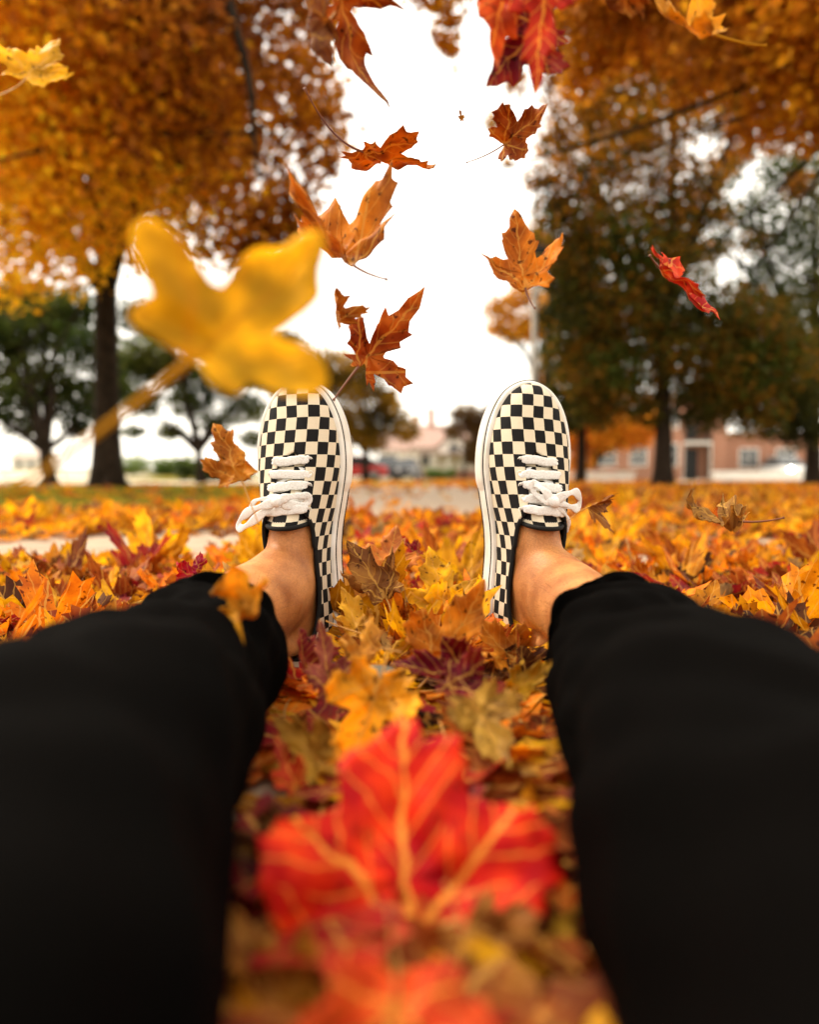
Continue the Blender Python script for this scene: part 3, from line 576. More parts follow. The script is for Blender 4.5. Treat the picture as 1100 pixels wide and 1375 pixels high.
# =================================================================== SECTION: person
person = empty('person', (0, -.3, 0)); tag(person, 'seated person in black trousers and checkered canvas shoes, legs stretched out', 'person')
person.location = (0, 0, 0)
OUT = [(0, 0), (.016, .003), (.029, .018), (.034, .045), (.0345, .08), (.037, .11), (.043, .145), (.050, .18), (.0525, .21), (.050, .24), (.041, .268), (.026, .288), (.006, .298),
       (-.012, .297), (-.031, .285), (-.044, .262), (-.050, .235), (-.0505, .205), (-.045, .175), (-.037, .14), (-.0335, .11), (-.034, .075), (-.034, .045), (-.029, .018), (-.016, .003)]
OD = catmull([p for p in OUT], 12, True)
SL = .298
_top = int(np.argmax(OD[:, 1])); _lat = OD[:_top + 1]; _med = np.concatenate([OD[_top:], OD[:1]])[::-1]
def wl(y): return np.interp(y, np.maximum.accumulate(_lat[:, 1]), _lat[:, 0])
def wm(y): return -np.interp(y, np.maximum.accumulate(_med[:, 1]), _med[:, 0])
HY = catmull([(0, .112), (.04, .114), (.08, .116), (.12, .112), (.145, .103), (.165, .094), (.19, .083), (.215, .073), (.24, .064), (.26, .057), (.275, .051), (.287, .045), (.295, .038), (.298, .033)], 8)
def H(y): return float(np.interp(y, HY[:, 0], HY[:, 1]))
TC = catmull([(0, 46), (.02, 42), (.045, 34), (.07, 29), (.095, 30), (.118, 33), (.138, 40), (.150, 50), (.158, 61), (.17, 68), (.19, 71), (.207, 73), (.214, 78), (.218, 86), (.221, 90)], 8)
def tcut(y): return float(np.interp(y, TC[:, 0], TC[:, 1])) if y < .221 else 90.
ZB = .024
def ridge(y): return float(np.interp(y, [0, .05, .12, .2, .26, .298], [0, 0, -.003, -.007, -.008, -.003]))
def S(side, y, th, off=0.0):
    """side -1 medial, +1 lateral; th degrees 0 (bottom edge) .. 90 (ridge)"""
    wd = float(wl(y) if side > 0 else wm(y)) - .0025; e = float(np.interp(y, [0, .1, .17, .23, .298], [.75, .8, .95, .85, .7]))
    c = ridge(y); t = R(max(th, 0)); cx, sz = max(math.cos(t), 0) ** e, max(math.sin(t), 0) ** (.9 if y > .12 else 1.0)
    b = side * wd; h = H(y) - ZB
    bul = 1 + off / max(h, .02); bx = 1 + off / max(wd, .02)
    x = c * (1 - cx * .999) + b * cx * bx if True else 0
    heel_in = .006 * max(0, 1 - y / .05) * max(sz, 0)      # heel counter leans in at the top
    return Vector((x, y + heel_in * (1 - y / .3), ZB + h * sz * bul))
YS = np.unique(np.concatenate([.30 * (1 - np.cos(np.linspace(0, math.pi, 100))) / 2 * SL / .30, [.214, .218, .221]]))
YS = np.clip(YS, .0002, SL - .0003)
rarc = np.concatenate([[0], np.cumsum([math.hypot(YS[i + 1] - YS[i], (H(YS[i + 1]) - H(YS[i])) if YS[i] > .2 else 0) for i in range(len(YS) - 1)])])
CELL = .0144; CELLX = .0128
def upper_mesh():
    V = []; UV = []; F = []; NT = 22
    for side in (-1, 1):
        base = len(V)
        for i, y in enumerate(YS):
            tc_ = tcut(y); fine = np.linspace(90, 0, 61); pts = [S(side, y, t) for t in fine]
            arc = np.concatenate([[0], np.cumsum([(pts[k + 1] - pts[k]).length for k in range(60)])])
            for j in range(NT + 1):
                th = tc_ * (1 - j / NT); V.append(S(side, y, th)); a = float(np.interp(90 - th, 90 - fine, arc))
                UV.append((side * a / CELLX + .5, rarc[i] / CELL + .35))
        n = NT + 1
        for i in range(len(YS) - 1):
            for j in range(NT):
                q = (base + i * n + j, base + (i + 1) * n + j, base + (i + 1) * n + j + 1, base + i * n + j + 1)
                F.append(q if side > 0 else q[::-1])
    return V, F, UV
def sole_ring(profile, m0=0, m1=None, taper=False):
    P = OD; n = len(P); T = np.roll(P, -1, 0) - np.roll(P, 1, 0); N = np.stack([T[:, 1], -T[:, 0]], 1); N /= np.linalg.norm(N, axis=1)[:, None]
    idx = list(range(n)) if m1 is None else list(range(m0, m1 + 1)); V = []; F = []; k = len(profile)
    for q, i in enumerate(idx):
        for (o, z) in profile:
            if taper: s = min(1, q / 8, (len(idx) - 1 - q) / 8); o = -.001 + (o + .001) * s ** .4
            V.append((P[i, 0] + N[i, 0] * o, P[i, 1] + N[i, 1] * o, z))
    m = len(idx); closed = m1 is None
    for q in range(m if closed else m - 1):
        for j in range(k - 1): F.append((q * k + j, ((q + 1) % m) * k + j, ((q + 1) % m) * k + j + 1, q * k + j + 1))
    return V, F, k, m
def make_shoe(s):
    """s = +1: shoe on the right foot, -1 on the left"""
    a = R(12 if s > 0 else 10)
    T = Vector((s * math.sin(a), -math.cos(a), .02)).normalized()
    U = Vector((s * (.045 if s > 0 else .03), .10, 1)); U = (U - T * U.dot(T)).normalized(); X = U.cross(T)
    if s < 0: X = -X          # mirrored shoe: local +x stays lateral
    O = Vector((.112, .785, .004)) if s > 0 else Vector((-.106, .785, .004))
    def W(p): return O + X * (p[0] * .91) + U * p[1] + T * p[2]
    def make(name, V, F, m, parent, smooth=True, uv=None):
        V = [tuple(W(p)) for p in V]
        if s < 0: F = [tuple(reversed(f)) for f in F]
        if uv is not None: me = to_mesh(name, np.array(V), F, np.array(uv))
        else: me = bpy.data.meshes.new(name); me.from_pydata(V, [], F)
        return put(name, me, m, parent, smooth)
    V, F, UV = upper_mesh(); shoe = make('shoe', V, F, M_canvas, person, True, UV)
    bm = bmesh.new(); bm.from_mesh(shoe.data); bmesh.ops.remove_doubles(bm, verts=bm.verts, dist=.00005); bm.to_mesh(shoe.data); bm.free()
    so = shoe.modifiers.new('thick', 'SOLIDIFY'); so.thickness = .0022; so.offset = -1 if s > 0 else -1
    shoe['label'] = 'black and cream checkered canvas shoe on the ' + ('right' if s > 0 else 'left') + ' foot'
    # sole with foxing band
    prof = [(-.006, 0), (-.001, .0004), (.0035, .003), (.0048, .008), (.0045, .030), (.0036, .0335), (.001, .0345), (-.006, .034)]
    V, F, k, m = sole_ring(prof); F += [tuple(q * k for q in reversed(range(m))), tuple(q * k + k - 1 for q in range(m))]
    make('sole', V, F, M_white, shoe)
    V, F, k, m = sole_ring([(.0040, .0282), (.0054, .0285), (.0054, .0297), (.0038, .0300)]); make('sole_stripe', V, F, M_black_tape, shoe)
    V, F, k, m = sole_ring([(.0040, .0045), (.0053, .0048), (.0053, .0056), (.0040, .0060)]); make('sole_stripe', V, F, M_black_tape, shoe)
    i0 = int(np.argmin(np.hypot(OD[:, 0] - .048, OD[:, 1] - .175))); i1 = int(np.argmin(np.hypot(OD[:, 0] + .043, OD[:, 1] - .17)))
    V, F, k, m = sole_ring([(.0045, .0035), (.0066, .0050), (.0070, .012), (.0069, .022), (.0062, .0265), (.0044, .0272)], i0, i1, True)
    F += [tuple(reversed(range(k))), tuple((m - 1) * k + j for j in range(k))]; make('toe_bumper', V, F, M_white, shoe)
    # collar binding and its stitching
    def edge(side, y0, y1, n, off=.0005, drop=0): return [S(side, y, max(tcut(y) - drop, 2), off) for y in np.linspace(y0, y1, n)]
    ring = list(reversed(edge(-1, .0004, .150, 60))) + edge(1, .0004, .150, 60)
    mb = MB(); mb.tube(ring, .0026, 8, cap=True)
    ring2 = list(reversed(edge(-1, .150, .2195, 26, .0003))) ; mb.tube(ring2, .0011, 6); mb.tube(edge(1, .150, .2195, 26, .0003), .0011, 6)
    make('collar_binding', mb.v, mb.f, M_black_tape, shoe)
    st = MB(); flat_ = MB()
    for side in (-1, 1):
        # a flat tape outside the rolled edge
        A = edge(side, .0004, .157, 90, .0009); Bq = edge(side, .0004, .157, 90, .0010, 4.2)
        k0 = len(flat_.v); flat_.add(A + Bq, [(i, i + 1, 90 + i + 1, 90 + i) for i in range(89)])
        C = edge(side, .0004, .157, 200, .0016, 3.1); d = 0
        L = [0.]; [L.append(L[-1] + (C[i + 1] - C[i]).length) for i in range(199)]
        q = 0.
        while q < L[-1] - .002:
            p0 = Vector([np.interp(q, L, [c[j] for c in C]) for j in range(3)]); p1 = Vector([np.interp(q + .0016, L, [c[j] for c in C]) for j in range(3)])
            st.tube([p0, p1], .00032, 5); q += .0028
    o = make('binding_tape', flat_.v, flat_.f, M_black_tape, shoe); o.modifiers.new('t', 'SOLIDIFY').thickness = .0005
    # vamp seam: double stitched line round the throat and down to the sole
    sm = MB()
    for k in range(2):
        for side in (-1, 1):
            path = [S(side, .2235 + .0022 * k, t, .0008) for t in (90, 80, 70)] + [S(side, y + .0022 * k, t, .0008) for y, t in ((.221, 60), (.212, 47), (.196, 36), (.176, 26), (.155, 16), (.135, 8), (.125, 3))]
            C = catmull(path, 16); L = np.concatenate([[0], np.cumsum(np.linalg.norm(np.diff(C, axis=0), axis=1))]); q = 0.
            while q < L[-1] - .002:
                p0 = [np.interp(q, L, C[:, j]) for j in range(3)]; p1 = [np.interp(q + .0017, L, C[:, j]) for j in range(3)]
                sm.tube([p0, p1], .0003, 5); q += .003
    for side in (-1, 1):      # crossed stitching on the heel counter
        for a_, b_ in (((.012, 8), (.034, 36)), ((.016, 6), (.038, 33)), ((.050, 4), (.024, 20))):
            C = [S(side, a_[0] + (b_[0] - a_[0]) * t, a_[1] + (b_[1] - a_[1]) * t, .0008) for t in np.linspace(0, 1, 14)]
            for i in range(0, 13): sm.tube([C[i], C[i].lerp(C[i + 1], .6)], .0003, 5)
    sm.add(st.v, st.f); make('stitching', sm.v, sm.f, M_stitch, shoe)
    # piping along the vamp edge: the quarter lies over the vamp
    sv = MB()
    for side in (-1, 1):
        path = [S(side, .2212, t, .0003) for t in (90, 80, 70)] + [S(side, y, t, .0003) for y, t in ((.218, 60), (.209, 47), (.193, 36), (.173, 26), (.152, 16), (.132, 8), (.122, 3))]
        sv.tube(catmull(path, 8), .0008, 6, flat=.7)
    make('seam', sv.v, sv.f, M_black_tape, shoe)
    # tongue
    TV = []; TF = []; TU = []; nj = 20; ys = np.linspace(.140, .222, 26)
    for i, y in enumerate(ys):
        for j in range(nj + 1):
            t = -1 + 2 * j / nj; side = 1 if t >= 0 else -1; th = 90 - abs(t) * (50 if y > .16 else 50 + 8 * min(1, (.16 - y) / .012))
            q = S(side, y, th, -.0042); q.y += .007 * t * t * max(0, (.165 - y) / .03) + .002
            if y < .150: q.z += .003 * (.150 - y) / .01
            TV.append(tuple(q)); TU.append((t * .030 / CELLX + .5, y / CELL + .35))
    n = nj + 1; TF = [(i * n + j, (i + 1) * n + j, (i + 1) * n + j + 1, i * n + j + 1) for i in range(25) for j in range(nj)]
    o = make('tongue', TV, [tuple(reversed(f)) for f in TF], M_canvas, shoe, True, TU); o.modifiers.new('t', 'SOLIDIFY').thickness = .003
    tb = MB(); tb.tube([Vector(TV[j]) + Vector((0, 0, 0)) for j in range(n)], .0024, 8); make('tongue_binding', tb.v, tb.f, M_black_tape, shoe)
    tb = MB(); row = [Vector(TV[2 * n + j]) + Vector((0, 0, .0012)) for j in range(n)]; C = catmull(row, 4)
    for i in range(0, len(C) - 1, 3): tb.tube([C[i], C[i] * .4 + C[i + 1] * .6], .0003, 5)
    make('tongue_stitching', tb.v, tb.f, M_stitch, shoe)
    # eyelets and laces
    EY = [.212, .1975, .185, .1725, .160]
    def eye(side, y, off=.001): return S(side, y, tcut(y) - 9, off)
    eyelet = None
    for y in EY:
        for side in (-1, 1):
            c = eye(side, y, .0012); n1 = (S(side, y, tcut(y) - 9, .01) - S(side, y, tcut(y) - 9, 0)).normalized(); t1 = n1.orthogonal().normalized(); t2 = n1.cross(t1)
            mbx = MB(); pts = [c + t1 * math.cos(q) * .0026 + t2 * math.sin(q) * .0026 for q in np.linspace(0, 2 * math.pi, 17)]
            mbx.tube(pts, .0009, 6, cap=False, up=n1); make('eyelet', mbx.v, mbx.f, M_white, shoe)
    r = np.random.default_rng(4 + s)
    lace = MB()
    for i, y in enumerate(EY):
        a0, b0 = eye(-1, y, .0015), eye(1, y, .0015); y2 = EY[min(i + 1, 4)]
        dy = .0035 * (1 if i % 2 else -1)
        pts = [eye(-1, y, -.001)] + [Vector((a0.x + (b0.x - a0.x) * t, y + dy * (t - .5) * .6 + r.normal() * .0004, H(y) + .0022 - (H(y) - a0.z) * (abs(2 * t - 1) ** 2.4))) for t in np.linspace(0.02, .98, 11)] + [eye(1, y, -.001)]
        lace.tube(catmull(pts, 4), [.0016 + .0030 * min(1, k / 8, (48 - k) / 8) for k in range(49)], 12, flat=.19, up=(0, 0, 1))
        if i < 4:   # crossings under the next bar
            b2 = eye(1 if i % 2 else -1, y2, .001); st_ = eye(-1 if i % 2 else 1, y, .001)
            pts = [st_ + (b2 - st_) * t + Vector((0, 0, (H(y) - max(st_.z, b2.z) - .0005) * (1 - abs(2 * t - 1) ** 2.2))) for t in np.linspace(0, 1, 9)]
            lace.tube(catmull(pts, 3), .0034, 8, flat=.35, up=(0, 0, 1))
    # bow: knot, two loops, two ends, falling to the outer side
    zt = H(.168)
    def bz(x, y, z): return Vector((x, y, H(y) + z))
    kn = (.004, .170)
    def ribbon(P, w0=.0052): C = catmull(P, 10); lace.tube(C, [w0 * (.75 + .25 * math.sin(k * .35)) for k in range(len(C))], 12, flat=.16, up=(.1, 0, 1))
    K = Vector((kn[0], kn[1], zt + .006))
    lace.tube([K + Vector((-.006, .001, 0)), K + Vector((-.002, 0, .003)), K + Vector((.003, -.001, .003)), K + Vector((.007, -.002, 0))], [.003, .0056, .0056, .003], 10, flat=.7)
    if s > 0:
        ribbon([K, K + Vector((.014, .008, .004)), K + Vector((.030, .011, -.006)), K + Vector((.043, .004, -.019)), K + Vector((.040, -.005, -.020)), K + Vector((.024, -.004, -.006)), K])
        ribbon([K, K + Vector((-.012, .010, .003)), K + Vector((-.022, .017, -.004)), K + Vector((-.020, .007, -.004)), K + Vector((-.008, .001, .002)), K])
        ribbon([K, K + Vector((.018, -.003, -.002)), K + Vector((.034, -.004, -.018)), K + Vector((.047, -.003, -.027))], .0030)
        ribbon([K, K + Vector((.016, -.010, -.004)), K + Vector((.029, -.019, -.016)), K + Vector((.034, -.032, -.028))], .0030)
    else:
        ribbon([K, K + Vector((.016, -.004, .006)), K + Vector((.036, -.009, -.004)), K + Vector((.055, -.017, -.020)), K + Vector((.058, -.026, -.022)), K + Vector((.044, -.024, -.010)), K + Vector((.022, -.014, .002)), K], .0052)
        ribbon([K, K + Vector((-.014, .004, .003)), K + Vector((-.030, .004, -.010)), K + Vector((-.029, -.004, -.011)), K + Vector((-.012, -.004, .001)), K], .0052)
        ribbon([K, K + Vector((.018, .003, .001)), K + Vector((.034, .000, -.012)), K + Vector((.048, -.012, -.025))], .0032)
        ribbon([K, K + Vector((-.014, -.004, .000)), K + Vector((-.027, -.010, -.012))], .0032)
    make('lace', lace.v, lace.f, M_lace, shoe)
    # lining inside the opening
    V, F, k, m = sole_ring([(-.006, .0), (-.006, .035)]); V = [(x, y, z) for x, y, z in V]
    return W
W = {1: make_shoe(1), -1: make_shoe(-1)}

# ------------------------------------------------------------------ body: two bare feet, ankles, calves and thighs up to the hips, one surface
ANK = {1: Vector((.154, .695, .080)), -1: Vector((-.148, .695, .078))}
LEG = {}
for s in (1, -1):
    LEG[s] = [ANK[s], Vector((s * .161, .61, .074)), Vector((s * (.163 if s > 0 else .152), .51, .067)), Vector((s * .152, .42, .064)), Vector((s * .141, .30, .077)), Vector((s * .128, .16, .072)), Vector((s * .120, .0, .082)), Vector((s * .105, -.14, .10)), Vector((s * .08, -.27, .11))]
def ell_tube(mb, C, A, B_, n=28):
    """closed tube; A horizontal and B_ vertical half sizes"""
    C = [Vector(c) for c in C]; k = len(C); v = []
    for i, c in enumerate(C):
        t = (C[min(i + 1, k - 1)] - C[max(i - 1, 0)]).normalized(); side = t.cross(Vector((0, 0, 1)))
        side = side.normalized() if side.length > .2 else Vector((1, 0, 0)); up = side.cross(t)
        for j in range(n):
            q = 2 * math.pi * j / n; v.append(c + side * math.cos(q) * A[i] + up * math.sin(q) * B_[i])
    f = [(i * n + j, i * n + (j + 1) % n, (i + 1) * n + (j + 1) % n, (i + 1) * n + j) for i in range(k - 1) for j in range(n)]
    f += [tuple(reversed(range(n))), tuple((k - 1) * n + j for j in range(n))]
    mb.add(v, f)
def blob(mb, c, rx, ry, rz):
    v = []; n, k = 14, 8
    for i in range(k + 1):
        for j in range(n):
            a, b = math.pi * i / k, 2 * math.pi * j / n
            v.append((c[0] + rx * math.sin(a) * math.cos(b), c[1] + ry * math.sin(a) * math.sin(b), c[2] + rz * math.cos(a)))
    mb.add(v, [(i * n + j, i * n + (j + 1) % n, (i + 1) * n + (j + 1) % n, (i + 1) * n + j) for i in range(k) for j in range(n)])
body = MB()
for s in (1, -1):
    Wf = W[s]; C = catmull([tuple(p) for p in LEG[s]], 5)
    k = len(C); t = np.linspace(0, 8, k)
    ra = np.interp(t, range(9), [.034, .037, .042, .046, .048, .058, .068, .078, .08]); rb = np.interp(t, range(9), [.033, .037, .042, .046, .047, .056, .066, .078, .085])
    ell_tube(body, C, ra, rb)
    # foot inside the shoe (shoe coordinates: across, along, up)
    def fe(pts, A, B_):
        v = []; n = 24
        for (x, y, z), a_, b_ in zip(pts, A, B_):
            for j in range(n): q = 2 * math.pi * j / n; v.append(Wf((x + a_ * math.cos(q), y, z + b_ * math.sin(q))))
        kk = len(pts); f = [(i * n + j, i * n + (j + 1) % n, (i + 1) * n + (j + 1) % n, (i + 1) * n + j) for i in range(kk - 1) for j in range(n)]
        f += [tuple(reversed(range(n))), tuple((kk - 1) * n + j for j in range(n))]
        if s > 0: f = [tuple(reversed(q)) for q in f]
        body.add(v, f)
    fe([(0, .010, .055), (0, .018, .058), (0, .035, .062), (.002, .06, .066), (.003, .09, .064), (.003, .12, .060), (.0, .15, .052), (-.004, .19, .044), (-.003, .225, .040), (-.003, .26, .036), (-.003, .28, .034)],
       [.010, .017, .021, .024, .0255, .030, .030, .034, .038, .032, .016], [.018, .026, .032, .038, .041, .042, .039, .028, .016, .010, .006])
    # ankle block: from the foot up into the shin, with the two ankle bones
    a0 = Wf((0, .062, .075)); a1 = Wf((0, .058, .115)); 
    pts = [Wf((.005, .082, .055)), Wf((.009, .082, .084)), Wf((.015, .074, .112)), ANK[s].lerp(LEG[s][1], .45), LEG[s][1]]
    ell_tube(body, catmull([tuple(p) for p in pts], 6), np.interp(np.linspace(0, 4, 25), range(5), [.027, .033, .038, .039, .038]), np.interp(np.linspace(0, 4, 25), range(5), [.046, .045, .043, .041, .039]))
    blob(body, Wf((-.016, .068, .118)), .011, .014, .013); blob(body, Wf((.040, .062, .104)), .011, .013, .013)
    # achilles tendon and front tendon
    body.tube([Wf((0, .016, .075)), Wf((0, .020, .10)), ANK[s].lerp(LEG[s][1], .6) + Vector((0, 0, -.030))], [.010, .010, .014], 10)
    body.tube([Wf((-.004, .140, .076)), Wf((.006, .108, .100)), ANK[s].lerp(LEG[s][1], .45) + Vector((-.004 * s, 0, .032))], [.012, .011, .010], 10)
ell_tube(body, [(0, -.42, .22), (0, -.38, .19), (0, -.31, .14), (0, -.24, .115), (0, -.18, .10)], [.14, .155, .165, .15, .10], [.10, .105, .10, .09, .07])
bo = body.build('body', M_skin, person, True)
rm = bo.modifiers.new('remesh', 'REMESH'); rm.mode = 'VOXEL'; rm.voxel_size = .0036; rm.use_smooth_shade = True
sm_ = bo.modifiers.new('smooth', 'SMOOTH'); sm_.factor = .6; sm_.iterations = 12
# ------------------------------------------------------------------ trousers
def trousers():
    V = []; F = []; UV = []; n = 96
    for s in (1, -1):
        r = np.random.default_rng(20 + s); ctr = [Vector((s * .163, .545, .070))] + [Vector(p) for p in LEG[s][2:]]
        if s < 0: ctr[0] = Vector((-.154, .540, .070))
        C = catmull([tuple(p) for p in ctr], 22); k = len(C); t = np.linspace(0, len(ctr) - 1, k)
        A = np.interp(t, range(8), [.053, .055, .060, .066, .078, .086, .098, .105]); Bv = np.interp(t, range(8), [.053, .054, .055, .058, .071, .080, .090, .10])
        ph = r.uniform(0, 6.28, 12); base = len(V)
        rings = [(0, -.0035, .035), (0, -.0032, .002), (0, -.0012, -.0008), (0, 0, 0.0)] + [(i, 0, None) for i in range(1, k)]
        for ri, (i, dr, back) in enumerate(rings):
            c = Vector(C[i]); tg = Vector(C[min(i + 1, k - 1)] - C[max(i - 1, 0)]).normalized()
            if i < 12:      # hem plane: tilted, so that the cuff opens towards the outside
                h = Vector((s * -.42 * -1, -.88, -.10)).normalized(); w_ = 1 - i / 12; tg = (tg * (1 - w_) + h * w_).normalized()
            if back: c = c + tg * back
            side = tg.cross(Vector((0, 0, 1))).normalized(); up = side.cross(tg)
            for j in range(n):
                q = 2 * math.pi * j / n; d = i * .0058
                wr = .0030 * math.sin(q * 2 + d * 34 + ph[0]) * min(1, i / 10) + .0022 * math.sin(q * 3 - d * 60 + ph[1]) + .0018 * math.sin(q * 5 + d * 85 + ph[2]) * math.sin(d * 21 + ph[3]) + .0012 * math.sin(q * 9 - d * 120 + ph[4]) * min(1, i / 6)
                wr += .0035 * math.sin(d * 55 + 1.5 * math.sin(q + ph[5]) + ph[6]) * math.exp(-((d - .28) / .09) ** 2)
                if i in (5, 6) : wr -= .0007      # hem stitching presses the cloth in
                sup = 1 + .05 * math.sin(2 * q) ** 2
                a_, b_ = (A[i] + dr + wr) * sup, (Bv[i] + dr + wr) * sup
                p = c + side * math.cos(q) * a_ + up * math.sin(q) * b_
                p.z = max(p.z, .008 + .002 * math.sin(q * 7 + d * 40))
                V.append(p); UV.append((q / 6.28 * .45, d))
        m = len(rings)
        for i in range(m - 1):
            for j in range(n): F.append((base + i * n + j, base + i * n + (j + 1) % n, base + (i + 1) * n + (j + 1) % n, base + (i + 1) * n + j))
        if s < 0: pass
    base = len(V); pc = [(0, -.20, .105), (0, -.25, .12), (0, -.31, .145), (0, -.37, .19), (0, -.42, .235)]; pa = [.12, .185, .185, .17, .155]; pb = [.075, .105, .115, .12, .115]
    for i, c in enumerate(pc):
        tg = (Vector(pc[min(i + 1, 4)]) - Vector(pc[max(i - 1, 0)])).normalized(); side = tg.cross(Vector((0, 0, 1))).normalized(); up = side.cross(tg)
        for j in range(n): q = 2 * math.pi * j / n; p = Vector(c) + side * math.cos(q) * pa[i] + up * math.sin(q) * pb[i]; p.z = max(p.z, .01); V.append(p); UV.append((q / 6.28, i * .06))
    for i in range(4):
        for j in range(n): F.append((base + i * n + j, base + i * n + (j + 1) % n, base + (i + 1) * n + (j + 1) % n, base + (i + 1) * n + j))
    F.append(tuple(base + j for j in reversed(range(n))))
    return put('trousers', to_mesh('trousers', np.array([tuple(v) for v in V]), F, np.array(UV)), M_trouser, person, True)
trousers()
# short leg hair on the bare ankles
def leg_hair():
    r = np.random.default_rng(5); mb = MB()
    for s in (1, -1):
        A, Bp = ANK[s], LEG[s][2]; ax = (Bp - A).normalized(); side = ax.cross(Vector((0, 0, 1))).normalized(); up = side.cross(ax)
        for _ in range(260):
            t = r.uniform(.05, 1); c = A.lerp(Bp, t); q = r.uniform(0, 6.28); d = side * math.cos(q) + up * math.sin(q); rad = .0375 if t < .5 else .040
            p = c + d * rad; e = p + d * .004 - ax * r.uniform(.004, .010) + Vector(r.normal(0, .0012, 3))
            mb.tube([p - d * .004, p.lerp(e, .5) + d * .0008, e], [.00007, .00006, .00002], 3, cap=False)
    o = mb.build('leg_hair', plain('hair_brown', (.05, .02, .01), .6), person); o['kind'] = 'stuff'
leg_hair()
# =================================================================== SECTION: leaves
LEAFMESH = {}
def lm(key, **kw):
    if key not in LEAFMESH:
        V, F, UV = leaf_arrays(**kw); me = to_mesh('leaf_blade', V, F, UV); me.polygons.foreach_set('use_smooth', np.ones(len(me.polygons), bool))
        LEAFMESH[key] = (me, V)
    return LEAFMESH[key]
SHAPES = {  # name: outline, and how the blade is bent
    'flat': dict(kind='maple', fold=.12, cup=.12, wave=.07), 'cupped': dict(kind='maple', fold=.2, cup=.45, wave=.10, bend=.8),
    'curl': dict(kind='maple', fold=.1, cup=.2, wave=.10, bend=2.6, bend_ang=.2, crumple=.045), 'roll': dict(kind='maple', fold=.05, cup=.3, wave=.12, bend=3.6, bend_ang=1.4, crumple=.05),
    'fold': dict(kind='maple', fold=1.3, cup=.1, wave=.10, crumple=.04), 'spiky': dict(kind='spiky', fold=.25, cup=.25, wave=.10, bend=1.2, bend_ang=.6),
    'broad': dict(kind='broad', fold=.30, cup=.12, wave=.08, bend=.7, bend_ang=1.57, crumple=.02),
    'full': dict(kind='full', fold=.10, cup=.10, wave=.06, bend=.5, bend_ang=0, crumple=.02),
    'oak': dict(kind='oak', fold=.35, cup=.1, wave=.06), 'thin': dict(kind='spiky', fold=.4, cup=.2, wave=.18, bend=2.0, bend_ang=1.0, crumple=.06)}
def hero(label, x, y, D, wpx, col, shape='flat', roll=0, tx=0, ty=0, seed=0, stem=.6, droop=.3, mat_=None, group=None, dark=False, name='maple_leaf', sub=3, rings=9, zoff=None, stemr=.011):
    if y > 720 and y - HORIZON > 0 and zoff is None and 'trouser cuff' not in label:      # rest it on the pile, not in the ground
        D = min(D, (CAM_H - .014) / ((y - HORIZON) / FPX + .44 * wpx / FPX / 1.15 * abs(math.cos(R(tx)))))
    c = px(x, y, D); size = wpx / FPX * D / 1.15
    if zoff is not None: c.z = zoff
    r = cam_rot(roll, tx, ty); M = Matrix.LocRotScale(c - r @ Vector((0, .38, 0)) * size, r, (size,) * 3)
    root = empty(name); root.matrix_world = M; tag(root, label, 'leaf', group)
    me, V = lm((shape, seed, sub, rings), sub=sub, rings=rings, seed=seed * 7 + 3, **SHAPES[shape])
    b = bpy.data.objects.new('blade', me.copy()); COL.objects.link(b); b.parent = root; b.color = (*col, 1)
    b.data.materials.append(mat_ or M_leaf_obj)
    so = b.modifiers.new('t', 'SOLIDIFY'); so.thickness = .006
    P = stem_pts(V, seed, stem, droop); mb = MB(); mb.tube(catmull(P, 2), [stemr * (1.25 - .6 * k / 16 + (.8 if k > 15 else 0)) for k in range(17)], 7)
    mb.build('stem', M_stem_dark if dark else (M_stem_yellow if stemr > .018 else M_stem), root, True)
    return root
YEL = (.74, .38, .018); GOLD = (.66, .30, .015); ORA = (.60, .20, .012); RUST = (.42, .115, .012); RED = (.62, .035, .014); DRED = (.22, .012, .010); BRN = (.24, .085, .020); PURP = (.36, .11, .085); MUD = (.34, .17, .03)
FL = 'falling maple leaves in the air'
# in the air
hero('big blurred yellow leaf in the air, nearest to the lens, covering the left shoe tip', 334, 430, .285, 312, (.96, .60, .015), 'broad', -44, -22, 14, 1, .95, .1, mat_=M_leaf_glow, stemr=.02, group=FL)
hero('small bright yellow leaf floating alone at the upper left', 68, 104, .55, 100, (.85, .50, .012), 'flat', -22, -25, 10, 2, .75, .2, group=FL)
hero('dark rusty curled leaf with a hair thin stem, top left of the open sky', 464, 58, .56, 190, RUST, 'spiky', -130, 30, 62, 3, .9, .1, dark=True, group=FL)
hero('orange leaf seen edge on in the middle of the open sky', 528, 228, .72, 132, ORA, 'flat', -60, -84, 4, 4, .8, .5, dark=True, group=FL)
hero('orange tent shaped leaf hanging point up beside the open sky, above the spiky rust leaf', 448, 346, .62, 150, (.62, .22, .012), 'fold', 30, -48, 12, 5, .45, .1, dark=True, group=FL)
hero('spiky rust red leaf with long pointed lobes, above the gap between the shoes', 512, 462, .66, 160, (.50, .12, .012), 'spiky', -38, 12, 20, 6, .4, .1, dark=True, group=FL)
hero('torn orange and brown leaf hovering left of the left shoe', 312, 615, .60, 105, (.58, .22, .014), 'curl', 30, -15, -20, 7, .8, .1, group=FL)
hero('large red orange leaf cut by the top edge right of the open sky', 668, 22, .50, 190, (.72, .085, .010), 'spiky', 165, 12, 10, 8, .3, .1, mat_=M_leaf_red, group=FL)
hero('scarlet pointed leaf overlapping the large red orange leaf at the top', 722, 30, .48, 165, (.70, .035, .010), 'oak', 176, 6, -14, 9, .3, .1, mat_=M_leaf_red, group=FL)
hero('dark crimson and orange leaf hanging beneath the scarlet leaf at the top', 690, 85, .54, 135, (.34, .020, .010), 'cupped', 140, 18, 24, 10, .3, .1, group=FL)
hero('brown orange leaf curling down from the top edge right of the scarlet leaf', 795, 10, .50, 140, (.45, .16, .02), 'roll', 160, 10, 20, 11, .4, .1, group=FL)
